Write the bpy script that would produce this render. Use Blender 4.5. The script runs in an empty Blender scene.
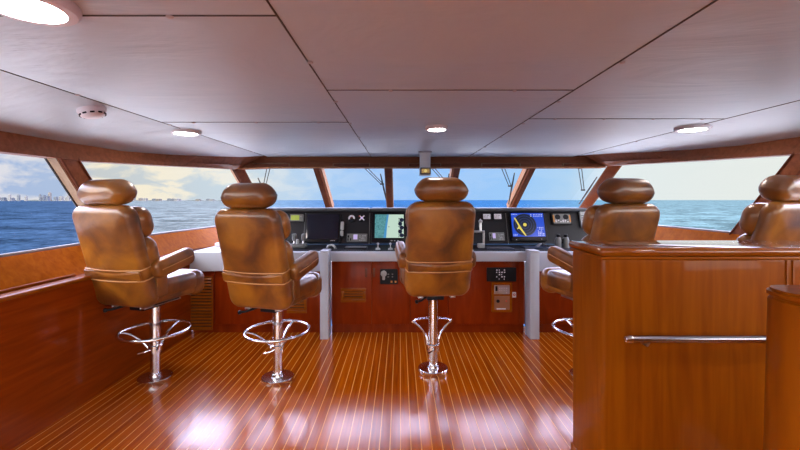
import bpy, bmesh, math, random
from mathutils import Vector, Matrix
PI = math.pi
random.seed(7)
sc = bpy.context.scene
COL = sc.collection
CAMZ = 1.45

def P(px, py, Y):                       # a point of the photo at depth Y
    return Vector(((px-400)/400*Y, Y, CAMZ-(py-200)/400*Y))

# ------------------------------------------------------------------ materials
def nmat(name):
    m = bpy.data.materials.new(name); m.use_nodes = True
    nt = m.node_tree
    return m, nt, nt.nodes['Principled BSDF']

def plain(name, col, rough=.5, metal=0, coat=0, emit=None, es=0, spec=.5, coat_r=.1):
    m, nt, b = nmat(name)
    b.inputs['Base Color'].default_value = (*col, 1)
    b.inputs['Roughness'].default_value = rough
    b.inputs['Metallic'].default_value = metal
    b.inputs['Coat Weight'].default_value = coat
    b.inputs['Coat Roughness'].default_value = coat_r
    b.inputs['Specular IOR Level'].default_value = spec
    if emit:
        b.inputs['Emission Color'].default_value = (*emit, 1)
        b.inputs['Emission Strength'].default_value = es
    return m

def nd(nt, t, **kw):
    n = nt.nodes.new(t)
    for k, v in kw.items(): setattr(n, k, v)
    return n

def ramp(nt, stops, interp='LINEAR'):
    r = nd(nt, 'ShaderNodeValToRGB'); r.color_ramp.interpolation = interp
    e = r.color_ramp.elements
    while len(e) > 1: e.remove(e[-1])
    e[0].position = stops[0][0]; e[0].color = (*stops[0][1], 1)
    for p, c in stops[1:]:
        x = e.new(p); x.color = (*c, 1)
    return r

def wood(name, dark, mid, light, scale=(9, 9, .7), rough=.45, coat=.14, coat_r=.05, spec=.06):
    m, nt, b = nmat(name)
    tc = nd(nt, 'ShaderNodeTexCoord'); mp = nd(nt, 'ShaderNodeMapping')
    mp.inputs['Scale'].default_value = scale
    nt.links.new(tc.outputs['Object'], mp.inputs['Vector'])
    n1 = nd(nt, 'ShaderNodeTexNoise'); n1.inputs['Scale'].default_value = 3; n1.inputs['Detail'].default_value = 7
    n1.inputs['Distortion'].default_value = .6
    nt.links.new(mp.outputs['Vector'], n1.inputs['Vector'])
    r = ramp(nt, [(.25, dark), (.5, mid), (.78, light)])
    nt.links.new(n1.outputs['Fac'], r.inputs['Fac'])
    nt.links.new(r.outputs['Color'], b.inputs['Base Color'])
    b.inputs['Roughness'].default_value = rough
    b.inputs['Coat Weight'].default_value = coat; b.inputs['Coat Roughness'].default_value = coat_r
    b.inputs['Specular IOR Level'].default_value = spec
    n2 = nd(nt, 'ShaderNodeTexNoise'); n2.inputs['Scale'].default_value = 1.7; n2.inputs['Detail'].default_value = 3
    nt.links.new(tc.outputs['Object'], n2.inputs['Vector'])
    bp = nd(nt, 'ShaderNodeBump'); bp.inputs['Strength'].default_value = .06; bp.inputs['Distance'].default_value = .05
    nt.links.new(n2.outputs['Fac'], bp.inputs['Height'])
    nt.links.new(bp.outputs['Normal'], b.inputs['Normal']); nt.links.new(bp.outputs['Normal'], b.inputs['Coat Normal'])
    return m

M = {}
WD, WM, WL = (.205, .044, .001), (.25, .060, .0012), (.30, .080, .0016)
M['wood'] = wood('varnished_cherry', WD, WM, WL)
M['wood_h'] = wood('shaded_cherry_lengthwise', (.17, .024, .001), (.22, .033, .0015), (.28, .047, .002), scale=(9, .7, 9))  # cherry darkened and reddened: shade on the side walls put into the colour
M['wood_y'] = wood('varnished_cherry_rail', WD, WM, WL, scale=(9, .7, 9), coat=.5)
M['wood_x'] = wood('varnished_cherry_crosswise', WD, WM, WL, scale=(.7, 9, 9))
M['wood_trim'] = wood('brown_cherry_trim', (.19, .066, .030), (.26, .090, .042), (.33, .12, .058), scale=(.7, 9, 9))
M['coaming'] = wood('lit_satin_cherry', (.31, .070, .002), (.39, .098, .003), (.47, .135, .005), scale=(.7, 9, 9), rough=.6, coat=0, spec=.05)  # same cherry, brightened: strong light on the coaming is painted in
M['stop'] = wood('tan_glazing_stop', (.20, .095, .045), (.25, .12, .058), (.30, .15, .075))
M['woodtop'] = wood('high_gloss_cherry', WD, WM, WL, scale=(.7, 9, 9), coat=1, coat_r=.03)
M['reveal'] = wood('pale_reveal', (.24, .15, .09), (.29, .185, .11), (.34, .22, .13), scale=(9, 9, .7))
M['wood_dark'] = wood('dark_cherry', (.11, .034, .017), (.15, .047, .024), (.19, .063, .033), scale=(.7, 9, 9))
M['mullion'] = wood('red_cherry_mullion', (.12, .028, .008), (.17, .040, .010), (.22, .058, .014))
M['wood_lit_edge'] = wood('lit_edge_cherry', (.42, .17, .07), (.52, .23, .10), (.62, .30, .14))
M['console'] = wood('shaded_console_cherry', (.17, .017, .001), (.22, .024, .0012), (.28, .036, .002), scale=(4, 4, .7), coat=.12, coat_r=.2)  # darker cherry copy, carrying the shade under the counter in its colour

def leather():
    m, nt, b = nmat('brown_leather')
    tc = nd(nt, 'ShaderNodeTexCoord'); oi = nd(nt, 'ShaderNodeObjectInfo')
    ad = nd(nt, 'ShaderNodeVectorMath', operation='ADD')
    nt.links.new(tc.outputs['Object'], ad.inputs[0]); nt.links.new(oi.outputs['Random'], ad.inputs[1])
    n1 = nd(nt, 'ShaderNodeTexNoise'); n1.inputs['Scale'].default_value = 4.2; n1.inputs['Detail'].default_value = 5; n1.inputs['Distortion'].default_value = .5
    nt.links.new(ad.outputs[0], n1.inputs['Vector'])
    r = ramp(nt, [(.30, (.088, .029, .010)), (.47, (.185, .060, .009)), (.70, (.34, .125, .012))])
    nt.links.new(n1.outputs['Fac'], r.inputs['Fac']); nt.links.new(r.outputs['Color'], b.inputs['Base Color'])
    n2 = nd(nt, 'ShaderNodeTexNoise'); n2.inputs['Scale'].default_value = 260; n2.inputs['Detail'].default_value = 3
    nt.links.new(tc.outputs['Object'], n2.inputs['Vector'])
    n3 = nd(nt, 'ShaderNodeTexNoise'); n3.inputs['Scale'].default_value = 9; n3.inputs['Detail'].default_value = 3; n3.inputs['Distortion'].default_value = 1.2
    nt.links.new(tc.outputs['Object'], n3.inputs['Vector'])
    b1 = nd(nt, 'ShaderNodeBump'); b1.inputs['Strength'].default_value = .12; b1.inputs['Distance'].default_value = .004
    b2 = nd(nt, 'ShaderNodeBump'); b2.inputs['Strength'].default_value = .10; b2.inputs['Distance'].default_value = .02
    nt.links.new(n2.outputs['Fac'], b1.inputs['Height']); nt.links.new(n3.outputs['Fac'], b2.inputs['Height'])
    nt.links.new(b1.outputs['Normal'], b2.inputs['Normal']); nt.links.new(b2.outputs['Normal'], b.inputs['Normal'])
    b.inputs['Roughness'].default_value = .36; b.inputs['Specular IOR Level'].default_value = .55
    b.inputs['Coat Weight'].default_value = .5; b.inputs['Coat Roughness'].default_value = .22
    return m
M['leather'] = leather()
M['piping'] = plain('tan_piping', (.50, .25, .10), .35)
M['rail_steel'] = plain('dark_polished_steel', (.36, .34, .36), .22, 1)
M['chrome'] = plain('chrome', (.74, .72, .74), .16, 1)
M['steel'] = plain('brushed_steel', (.55, .55, .57), .28, 1)
M['black'] = plain('black_plastic', (.009, .009, .013), .5, spec=.2)
M['panel'] = plain('charcoal_panel', (.013, .012, .017), .5, spec=.3)
M['inlay'] = plain('dark_counter_inlay', (.012, .012, .016), .7, spec=.15)
M['bezel'] = plain('monitor_bezel', (.005, .005, .008), .3, spec=.25)
M['darkscreen'] = plain('blank_screen', (.006, .006, .016), .12)
M['grey'] = plain('grey_plastic', (.16, .165, .17), .5)
M['lightgrey'] = plain('light_grey_plastic', (.42, .43, .45), .45)
M['white'] = plain('white_laminate', (.48, .52, .62), .3, spec=.4)
M['tubegrey'] = plain('tube_grey', (.75, .77, .76), .45)
M['whiteplastic'] = plain('white_plastic', (.72, .69, .73), .4)
M['brow'] = plain('grey_dash_vinyl', (.085, .092, .105), .55, spec=.3)
M['gasket'] = plain('window_gasket', (.30, .28, .30), .5)
M['rubber'] = plain('black_rubber', (.015, .016, .018), .6)
M['lampglow'] = plain('lamp_diffuser', (.9, .85, .85), .4, emit=(1, .86, .80), es=60)
M['brass'] = plain('brass', (.55, .38, .12), .3, 1)
M['amber'] = plain('amber_lens', (.5, .4, .1), .2, emit=(1, .85, .30), es=.5)
M['gap'] = plain('seam_shadow_gap', (.10, .095, .095), .8)
M['gapdark'] = plain('dark_recess', (.03, .008, .003), .8)
M['screwhead'] = plain('screw_head', (.55, .52, .54), .4)
M['dialface'] = plain('white_dial', (.62, .60, .66), .4, emit=(.8, .75, .9), es=.15)
M['lilac'] = plain('lilac_button', (.5, .42, .7), .4, emit=(.62, .52, .85), es=.35)
M['green'] = plain('green_lcd', (.2, .25, .03), .4, emit=(.34, .40, .06), es=.55)
M['orange'] = plain('orange_mark', (.6, .25, .05), .5)
M['redmark'] = plain('red_mark', (.55, .06, .03), .5)
M['paper'] = plain('pale_paper', (.45, .47, .5), .7)
M['navy'] = plain('navy_cover', (.012, .022, .06), .5)
M['sblue'] = plain('screen_blue', (0, 0, 0), .2, emit=(.012, .07, .60), es=1)
M['snavy'] = plain('screen_navy', (0, 0, 0), .2, emit=(.004, .008, .03), es=1)
M['sring'] = plain('screen_ring', (0, 0, 0), .2, emit=(.04, .07, .20), es=1)
M['syellow'] = plain('screen_yellow', (0, 0, 0), .2, emit=(.75, .62, .10), es=1)
M['swhite'] = plain('screen_white', (0, 0, 0), .2, emit=(.5, .55, .85), es=1)
M['spale'] = plain('screen_pale', (0, 0, 0), .2, emit=(.50, .66, .55), es=1)
M['sdeep'] = plain('screen_deepblue', (0, 0, 0), .2, emit=(.06, .27, .52), es=1)
M['fixtureplate'] = plain('bronze_plate', (.30, .13, .07), .45, .3)

def screen_teal():
    m, nt, b = nmat('screen_teal')
    tc = nd(nt, 'ShaderNodeTexCoord')
    n = nd(nt, 'ShaderNodeTexVoronoi'); n.inputs['Scale'].default_value = 75
    nt.links.new(tc.outputs['Object'], n.inputs['Vector'])
    r = ramp(nt, [(0, (.03, .16, .19)), (1, (.12, .34, .36))])
    nt.links.new(n.outputs['Color'], r.inputs['Fac'])
    b.inputs['Base Color'].default_value = (0, 0, 0, 1)
    nt.links.new(r.outputs['Color'], b.inputs['Emission Color']); b.inputs['Emission Strength'].default_value = 1
    return m
M['steal'] = screen_teal()

def ceiling_mat():
    m, nt, b = nmat('vinyl_headliner')
    tc = nd(nt, 'ShaderNodeTexCoord')
    n = nd(nt, 'ShaderNodeTexNoise'); n.inputs['Scale'].default_value = 1.1; n.inputs['Detail'].default_value = 4; n.inputs['Distortion'].default_value = 1.6
    mp = nd(nt, 'ShaderNodeMapping'); mp.inputs['Scale'].default_value = (.8, 2.2, 1); mp.inputs['Rotation'].default_value = (0, 0, .5)
    nt.links.new(tc.outputs['Object'], mp.inputs['Vector']); nt.links.new(mp.outputs['Vector'], n.inputs['Vector'])
    bp = nd(nt, 'ShaderNodeBump'); bp.inputs['Strength'].default_value = .5; bp.inputs['Distance'].default_value = .05
    nt.links.new(n.outputs['Fac'], bp.inputs['Height'])
    n2 = nd(nt, 'ShaderNodeTexNoise'); n2.inputs['Scale'].default_value = 40; n2.inputs['Detail'].default_value = 4
    mp2 = nd(nt, 'ShaderNodeMapping'); mp2.inputs['Scale'].default_value = (.35, 2, 1)
    nt.links.new(tc.outputs['Object'], mp2.inputs['Vector']); nt.links.new(mp2.outputs['Vector'], n2.inputs['Vector'])
    b2 = nd(nt, 'ShaderNodeBump'); b2.inputs['Strength'].default_value = .12; b2.inputs['Distance'].default_value = .01
    nt.links.new(n2.outputs['Fac'], b2.inputs['Height']); nt.links.new(bp.outputs['Normal'], b2.inputs['Normal'])
    nt.links.new(b2.outputs['Normal'], b.inputs['Normal'])
    b.inputs['Base Color'].default_value = (.53, .64, .72, 1); b.inputs['Roughness'].default_value = .42
    b.inputs['Specular IOR Level'].default_value = .5
    return m
M['ceiling'] = ceiling_mat()

def floor_mat():
    m, nt, b = nmat('teak_and_holly')
    tc = nd(nt, 'ShaderNodeTexCoord'); sp = nd(nt, 'ShaderNodeSeparateXYZ')
    nt.links.new(tc.outputs['Object'], sp.inputs[0])
    dv = nd(nt, 'ShaderNodeMath', operation='MULTIPLY'); dv.inputs[1].default_value = 1/.062
    nt.links.new(sp.outputs['X'], dv.inputs[0])
    fr = nd(nt, 'ShaderNodeMath', operation='FRACT'); nt.links.new(dv.outputs[0], fr.inputs[0])
    lt = nd(nt, 'ShaderNodeMath', operation='LESS_THAN'); lt.inputs[1].default_value = .095
    nt.links.new(fr.outputs[0], lt.inputs[0])
    fl = nd(nt, 'ShaderNodeMath', operation='FLOOR'); nt.links.new(dv.outputs[0], fl.inputs[0])
    wn = nd(nt, 'ShaderNodeTexWhiteNoise', noise_dimensions='1D'); nt.links.new(fl.outputs[0], wn.inputs['W'])
    mp = nd(nt, 'ShaderNodeMapping'); mp.inputs['Scale'].default_value = (22, .9, 1)
    nt.links.new(tc.outputs['Object'], mp.inputs['Vector'])
    n = nd(nt, 'ShaderNodeTexNoise'); n.inputs['Scale'].default_value = 2.5; n.inputs['Detail'].default_value = 6
    nt.links.new(mp.outputs['Vector'], n.inputs['Vector'])
    av = nd(nt, 'ShaderNodeMath', operation='MULTIPLY_ADD'); av.inputs[1].default_value = .32
    nt.links.new(wn.outputs['Value'], av.inputs[0]); nt.links.new(n.outputs['Fac'], av.inputs[2])
    r = ramp(nt, [(.35, (.28, .048, .001)), (.65, (.41, .077, .0012)), (.95, (.52, .112, .002))])
    nt.links.new(av.outputs[0], r.inputs['Fac'])
    mx = nd(nt, 'ShaderNodeMix', data_type='RGBA')
    nt.links.new(lt.outputs[0], mx.inputs['Factor']); nt.links.new(r.outputs['Color'], mx.inputs['A'])
    mx.inputs['B'].default_value = (.85, .38, .07, 1)
    nt.links.new(mx.outputs['Result'], b.inputs['Base Color'])
    b.inputs['Roughness'].default_value = .45; b.inputs['Specular IOR Level'].default_value = .0
    b.inputs['Coat Weight'].default_value = 1; b.inputs['Coat Roughness'].default_value = .18; b.inputs['Coat IOR'].default_value = 1.5
    n4 = nd(nt, 'ShaderNodeTexNoise'); n4.inputs['Scale'].default_value = 2.2; n4.inputs['Detail'].default_value = 2
    nt.links.new(tc.outputs['Object'], n4.inputs['Vector'])
    bp = nd(nt, 'ShaderNodeBump'); bp.inputs['Strength'].default_value = .05; bp.inputs['Distance'].default_value = .05
    nt.links.new(n4.outputs['Fac'], bp.inputs['Height']); nt.links.new(bp.outputs['Normal'], b.inputs['Coat Normal'])
    return m
M['floor'] = floor_mat()

def glass_mat():
    m = bpy.data.materials.new('window_glass'); m.use_nodes = True
    nt = m.node_tree; nt.nodes.clear()
    o = nd(nt, 'ShaderNodeOutputMaterial'); mix = nd(nt, 'ShaderNodeMixShader')
    t = nd(nt, 'ShaderNodeBsdfTransparent'); t.inputs['Color'].default_value = (.95, .97, .97, 1)
    g = nd(nt, 'ShaderNodeBsdfGlossy'); g.inputs['Roughness'].default_value = .01
    f = nd(nt, 'ShaderNodeFresnel'); f.inputs['IOR'].default_value = 1.04
    nt.links.new(f.outputs[0], mix.inputs[0]); nt.links.new(t.outputs[0], mix.inputs[1]); nt.links.new(g.outputs[0], mix.inputs[2])
    nt.links.new(mix.outputs[0], o.inputs[0])
    return m
M['glass'] = glass_mat()

def sea_mat():
    m, nt, b = nmat('sea_water')
    tc = nd(nt, 'ShaderNodeTexCoord'); sp = nd(nt, 'ShaderNodeSeparateXYZ')
    nt.links.new(tc.outputs['Object'], sp.inputs[0])
    # shallower, greener water to starboard
    dv = nd(nt, 'ShaderNodeMath', operation='DIVIDE'); nt.links.new(sp.outputs['X'], dv.inputs[0]); nt.links.new(sp.outputs['Y'], dv.inputs[1])
    mr = nd(nt, 'ShaderNodeMapRange'); mr.inputs['From Min'].default_value = -1.05; mr.inputs['From Max'].default_value = 1.05
    nt.links.new(dv.outputs[0], mr.inputs['Value'])
    def seg(a): return (a+1.05)/2.1
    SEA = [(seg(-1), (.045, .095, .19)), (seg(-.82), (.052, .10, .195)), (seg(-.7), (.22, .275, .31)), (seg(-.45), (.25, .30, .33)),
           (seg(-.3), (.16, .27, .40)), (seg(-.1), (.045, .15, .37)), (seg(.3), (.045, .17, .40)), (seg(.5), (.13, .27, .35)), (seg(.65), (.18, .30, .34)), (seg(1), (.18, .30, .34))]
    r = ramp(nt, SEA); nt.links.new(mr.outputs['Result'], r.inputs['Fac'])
    def waves(scale, sx, sy, det):
        mp = nd(nt, 'ShaderNodeMapping'); mp.inputs['Scale'].default_value = (sx, sy, 1); mp.inputs['Rotation'].default_value = (0, 0, .5)
        nt.links.new(tc.outputs['Object'], mp.inputs['Vector'])
        n = nd(nt, 'ShaderNodeTexNoise'); n.inputs['Scale'].default_value = scale; n.inputs['Detail'].default_value = det; n.inputs['Roughness'].default_value = .62
        nt.links.new(mp.outputs['Vector'], n.inputs['Vector']); return n
    w1 = waves(.9, .8, 1.0, 8); w2 = waves(.10, .8, 1.0, 6)
    a = nd(nt, 'ShaderNodeMath', operation='ADD'); nt.links.new(w1.outputs['Fac'], a.inputs[0]); nt.links.new(w2.outputs['Fac'], a.inputs[1])
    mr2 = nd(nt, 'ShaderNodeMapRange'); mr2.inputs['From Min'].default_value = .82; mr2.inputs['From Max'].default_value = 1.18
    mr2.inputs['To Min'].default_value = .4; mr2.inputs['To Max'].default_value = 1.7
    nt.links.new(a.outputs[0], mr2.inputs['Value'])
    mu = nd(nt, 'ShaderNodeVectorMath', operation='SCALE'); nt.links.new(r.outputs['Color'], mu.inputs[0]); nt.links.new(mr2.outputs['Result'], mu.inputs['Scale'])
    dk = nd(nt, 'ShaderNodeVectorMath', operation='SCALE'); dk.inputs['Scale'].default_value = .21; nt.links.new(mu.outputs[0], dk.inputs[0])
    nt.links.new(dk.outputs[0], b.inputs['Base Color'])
    bp = nd(nt, 'ShaderNodeBump'); bp.inputs['Strength'].default_value = .5; bp.inputs['Distance'].default_value = .6
    nt.links.new(a.outputs[0], bp.inputs['Height']); nt.links.new(bp.outputs['Normal'], b.inputs['Normal'])
    b.inputs['Roughness'].default_value = .6; b.inputs['Specular IOR Level'].default_value = 0
    return m
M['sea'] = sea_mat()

# ------------------------------------------------------------------ mesh helpers
def new(): return bmesh.new()

def merge(bm, src):
    me = bpy.data.meshes.new('tmp'); src.to_mesh(me); src.free(); bm.from_mesh(me); bpy.data.meshes.remove(me)

def box(bm, x0, x1, y0, y1, z0, z1, bev=0, seg=2, mat=None):
    t = new()
    r = bmesh.ops.create_cube(t, size=1)
    bmesh.ops.scale(t, vec=(x1-x0, y1-y0, z1-z0), verts=t.verts)
    bmesh.ops.translate(t, vec=((x0+x1)/2, (y0+y1)/2, (z0+z1)/2), verts=t.verts)
    if bev > 0:
        bmesh.ops.bevel(t, geom=t.edges[:], offset=min(bev, .49*min(x1-x0, y1-y0, z1-z0)), segments=seg, affect='EDGES', profile=.5)
    if mat: t.transform(mat)
    merge(bm, t); return bm

def hexa(bm, c):
    """eight corners: four of one end loop, four of the other"""
    v = [bm.verts.new(p) for p in c]
    for f in ((0, 1, 2, 3), (7, 6, 5, 4), (0, 4, 5, 1), (1, 5, 6, 2), (2, 6, 7, 3), (3, 7, 4, 0)):
        bm.faces.new([v[i] for i in f])
    bmesh.ops.recalc_face_normals(bm, faces=bm.faces[:]); return bm

def tube(bm, pts, r, n=10, closed=False, caps=True):
    pts = [Vector(p) for p in pts]; N = len(pts)
    rs = r if isinstance(r, (list, tuple)) else [r]*N
    rings = []; prev = None
    for i, p in enumerate(pts):
        if closed: d = pts[(i+1) % N]-pts[i-1]
        else: d = pts[min(i+1, N-1)]-pts[max(i-1, 0)]
        d.normalize()
        if prev is None:
            a = Vector((0, 0, 1)) if abs(d.z) < .9 else Vector((1, 0, 0))
            u = d.cross(a).normalized()
        else:
            u = (prev-d*prev.dot(d)).normalized()
        prev = u; w = d.cross(u)
        rings.append([bm.verts.new(p+(u*math.cos(2*PI*k/n)+w*math.sin(2*PI*k/n))*rs[i]) for k in range(n)])
    for i in range(N if closed else N-1):
        A, B = rings[i], rings[(i+1) % N]
        for k in range(n):
            bm.faces.new((A[k], A[(k+1) % n], B[(k+1) % n], B[k]))
    if not closed and caps:
        bm.faces.new(rings[0][::-1]); bm.faces.new(rings[-1])
    bmesh.ops.recalc_face_normals(bm, faces=bm.faces[:]); return bm

def lathe(bm, prof, n=32, c=(0, 0, 0), mat=None):
    """profile of (r, z), from bottom axis to top axis"""
    t = new(); rings = []
    for r, z in prof:
        if r < 1e-6: rings.append([t.verts.new((0, 0, z))])
        else: rings.append([t.verts.new((r*math.cos(2*PI*k/n), r*math.sin(2*PI*k/n), z)) for k in range(n)])
    for A, B in zip(rings, rings[1:]):
        for k in range(n):
            k2 = (k+1) % n
            if len(A) == 1 and len(B) == 1: continue
            if len(A) == 1: t.faces.new((A[0], B[k2], B[k]))
            elif len(B) == 1: t.faces.new((A[k], A[k2], B[0]))
            else: t.faces.new((A[k], A[k2], B[k2], B[k]))
    if len(rings[0]) > 1: t.faces.new(rings[0][::-1])
    if len(rings[-1]) > 1: t.faces.new(rings[-1])
    bmesh.ops.recalc_face_normals(t, faces=t.faces[:])
    if mat: t.transform(mat)
    bmesh.ops.translate(t, vec=c, verts=t.verts)
    merge(bm, t); return bm

def rrect(w, h, rc, n=6):
    rc = max(min(rc, w/2-1e-4, h/2-1e-4), 1e-4); pts = []
    for cx, cy, a0 in ((w/2-rc, h/2-rc, 0), (-w/2+rc, h/2-rc, PI/2), (-w/2+rc, -h/2+rc, PI), (w/2-rc, -h/2+rc, 1.5*PI)):
        for k in range(n+1):
            a = a0+PI/2*k/n; pts.append((cx+rc*math.cos(a), cy+rc*math.sin(a)))
    return pts

def slab(bm, w, h, d, rc, re, bulge=0, bulge_f=None, mat=None, n=6, fn=None):
    """padded slab: outline w x h with corner radius rc in x/y, thickness d along z, rounded edge re, domed faces"""
    t = new(); rings = []; K = 5
    bf = bulge if bulge_f is None else bulge_f
    re = min(re, d/2)
    S = (.12, .35, .6, .82)
    base = rrect(w-2*re, h-2*re, max(rc-re, .002), n)
    for s in S: rings.append([(x*s, y*s, -d/2-bulge*(1-s*s)) for x, y in base])
    for k in range(K+1):
        a = PI/2*k/K; o = re*(1-math.sin(a)); z = -d/2+re*(1-math.cos(a))
        rings.append([(x, y, z) for x, y in rrect(w-2*o, h-2*o, max(rc-o, .002), n)])
    for k in range(K+1):
        a = PI/2*k/K; o = re*(1-math.cos(a)); z = d/2-re*(1-math.sin(a))
        rings.append([(x, y, z) for x, y in rrect(w-2*o, h-2*o, max(rc-o, .002), n)])
    for s in S[::-1]: rings.append([(x*s, y*s, d/2+bf*(1-s*s)) for x, y in base])
    V = [[t.verts.new(fn(*p) if fn else p) for p in r] for r in rings]; N = len(V[0])
    for A, B in zip(V, V[1:]):
        for k in range(N): t.faces.new((A[k], A[(k+1) % N], B[(k+1) % N], B[k]))
    t.faces.new(V[0][::-1]); t.faces.new(V[-1])
    bmesh.ops.remove_doubles(t, verts=t.verts, dist=1e-5)
    bmesh.ops.recalc_face_normals(t, faces=t.faces[:])
    if mat: t.transform(mat)
    merge(bm, t); return bm

def sheet(bm, A, B, th=None):
    """quad strip between two point rows; th = thickness vector to make it solid"""
    A = [Vector(p) for p in A]; B = [Vector(p) for p in B]
    def strip(A, B):
        a = [bm.verts.new(p) for p in A]; b = [bm.verts.new(p) for p in B]
        for i in range(len(a)-1): bm.faces.new((a[i], a[i+1], b[i+1], b[i]))
        return a, b
    a, b = strip(A, B)
    if th:
        f = th if callable(th) else (lambda i: Vector(th))
        a2, b2 = strip([p+f(i) for i, p in enumerate(A)], [p+f(i) for i, p in enumerate(B)])
        for i in range(len(a)-1):
            bm.faces.new((a[i], a[i+1], a2[i+1], a2[i])); bm.faces.new((b[i], b[i+1], b2[i+1], b2[i]))
        bm.faces.new((a[0], b[0], b2[0], a2[0])); bm.faces.new((a[-1], b[-1], b2[-1], a2[-1]))
    bmesh.ops.recalc_face_normals(bm, faces=bm.faces[:]); return bm

def poly(bm, pts, d, mat=None):
    """flat outline in x/y extruded from z=0 to z=d"""
    t = new(); n = len(pts)
    a = [t.verts.new((x, y, 0)) for x, y in pts]; b = [t.verts.new((x, y, d)) for x, y in pts]
    t.faces.new(a[::-1]); t.faces.new(b)
    for i in range(n): t.faces.new((a[i], a[(i+1) % n], b[(i+1) % n], b[i]))
    bmesh.ops.recalc_face_normals(t, faces=t.faces[:])
    if mat: t.transform(mat)
    merge(bm, t); return bm

def disc(bm, r, d, c=(0, 0, 0), n=24): return lathe(bm, [(r, 0), (r, d)], n, c)
def ring(bm, r0, r1, d, c=(0, 0, 0), n=36):
    t = new(); L = []
    for r, z in ((r0, 0), (r1, 0), (r1, d), (r0, d)):
        L.append([t.verts.new((r*math.cos(2*PI*k/n), r*math.sin(2*PI*k/n), z)) for k in range(n)])
    for i in range(4):
        for k in range(n): t.faces.new((L[i][k], L[i][(k+1) % n], L[(i+1) % 4][(k+1) % n], L[(i+1) % 4][k]))
    bmesh.ops.recalc_face_normals(t, faces=t.faces[:])
    bmesh.ops.translate(t, vec=c, verts=t.verts); merge(bm, t); return bm

def obj(name, bm, mat, parent=None, smooth=True, angle=40):
    me = bpy.data.meshes.new(name)
    if smooth:
        for f in bm.faces: f.smooth = True
        for e in bm.edges:
            if len(e.link_faces) == 2 and e.calc_face_angle(0) > math.radians(angle): e.smooth = False
    bm.to_mesh(me); bm.free()
    me.materials.append(mat)
    o = bpy.data.objects.new(name, me); COL.objects.link(o)
    if parent: o.parent = parent
    return o

def tag(o, label, cat, group=None, kind=None):
    o['label'] = label; o['category'] = cat
    if group: o['group'] = group
    if kind: o['kind'] = kind
    return o

def struct(name, bm, mat, parent=None, **kw):
    o = obj(name, bm, mat, parent, **kw)
    if parent is None: o['kind'] = 'structure'
    return o

def thing(name, label, cat, loc=(0, 0, 0), rz=0, group=None, mat=None):
    o = bpy.data.objects.new(name, None); COL.objects.link(o)
    o.empty_display_size = .1
    if mat is not None: o.matrix_world = mat
    else: o.location = loc; o.rotation_euler = (0, 0, rz)
    return tag(o, label, cat, group)

def kids(o): return [c for c in bpy.data.objects if c.parent == o]
def copy_tree(o, parent=None):
    c = o.copy(); COL.objects.link(c)
    if parent: c.parent = parent
    for ch in kids(o): copy_tree(ch, c)
    return c

# ------------------------------------------------------------------ camera
cd = bpy.data.cameras.new('camera'); cam = bpy.data.objects.new('camera', cd); COL.objects.link(cam)
cam.location = (0, 0, CAMZ); cam.rotation_euler = (PI/2, 0, 0)
cd.lens = 18; cd.sensor_width = 36; cd.shift_y = -25/800
cd.clip_start = .02; cd.clip_end = 80000
sc.camera = cam

# ------------------------------------------------------------------ shell
CX = .28
def zo(x): return .05*max(0, min(1, (x-CX)/2.8))
def mir(pts, dz=True): return [Vector((2*CX-p[0], p[1], p[2]+(zo(2*CX-p[0]) if dz else 0))) for p in pts]
AFT = -3.6
C_l = [(-2.526, AFT, 1.886), (-2.526, 2.5, 1.886), (-2.525, 3.1, 1.887), (-2.51, 3.59, 1.889), (-2.41, 4.02, 1.912), (-2.26, 4.53, 1.948), (-2.05, 5.12, 2.0), (-1.84, 5.45, 2.05)]
W_l = [(-2.50, AFT, 1.752), (-2.50, 2.5, 1.752), (-2.50, 3.17, 1.757), (-2.455, 3.55, 1.775), (-2.405, 3.9, 1.79), (-2.35, 4.3, 1.81), (-2.28, 4.85, 1.84), (-2.20, 5.42, 1.866)]
S_l = [(-2.57, AFT, 1.078), (-2.57, 2.5, 1.078), (-2.61, 3.24, 1.08), (-2.60, 3.8, 1.08), (-2.575, 4.29, 1.08), (-2.54, 4.8, 1.08), (-2.49, 5.38, 1.08), (-2.28, 6.85, 1.10)]
L_l = [(-2.43, AFT, .885), (-2.43, 2.5, .885), (-2.43, 3.24, .885), (-2.43, 3.8, .885), (-2.43, 4.29, .885), (-2.40, 4.6, .885), (-2.285, 4.90, .885), (-1.85, 5.0, .885)]
C_r, W_r, S_r, L_r = mir(C_l), mir(W_l), mir(S_l), mir(L_l, False)
FY, FZ = 5.55, 1.892              # head of the front windows
FBY, FBZ = 6.68, 1.235            # their foot, below the dash top
K_F = (FBY-FY)/(FZ-FBZ)

# floor
struct('floor', box(new(), -2.3, 2.86, AFT, 4.6, -.05, 0), M['floor'])

# ceiling: headliner panels with narrow seams
bm = new()
g = .0016
def panel(bm, x0, x1, y0, y1):
    box(bm, x0+g, x1-g, y0+g, y1-g, 2.05, 2.062, .003, 1)
for x0, x1, ys in ((-1.84, -.40, (AFT, -1.2, 1.30, 3.08, 5.56)), (-.40, .95, (AFT, -1.2, 2.18, 5.56)), (.95, 2.40, (AFT, -1.2, 2.95, 5.56))):
    for a, b in zip(ys, ys[1:]): panel(bm, x0, x1, a, b)
for Cp, xe in ((C_l, -1.84), (C_r, 2.40)):
    s = 1 if xe > 0 else -1
    inner = [Vector((xe+s*g, p[1], 2.05)) for p in Cp]
    sheet(bm, inner, [Vector(p) for p in Cp], (0, 0, .012))
struct('ceiling', bm, M['ceiling'])
bm = new(); box(bm, -2.7, 3.3, AFT, 5.6, 2.066, 2.12); struct('roof', bm, M['gap'])

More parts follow.
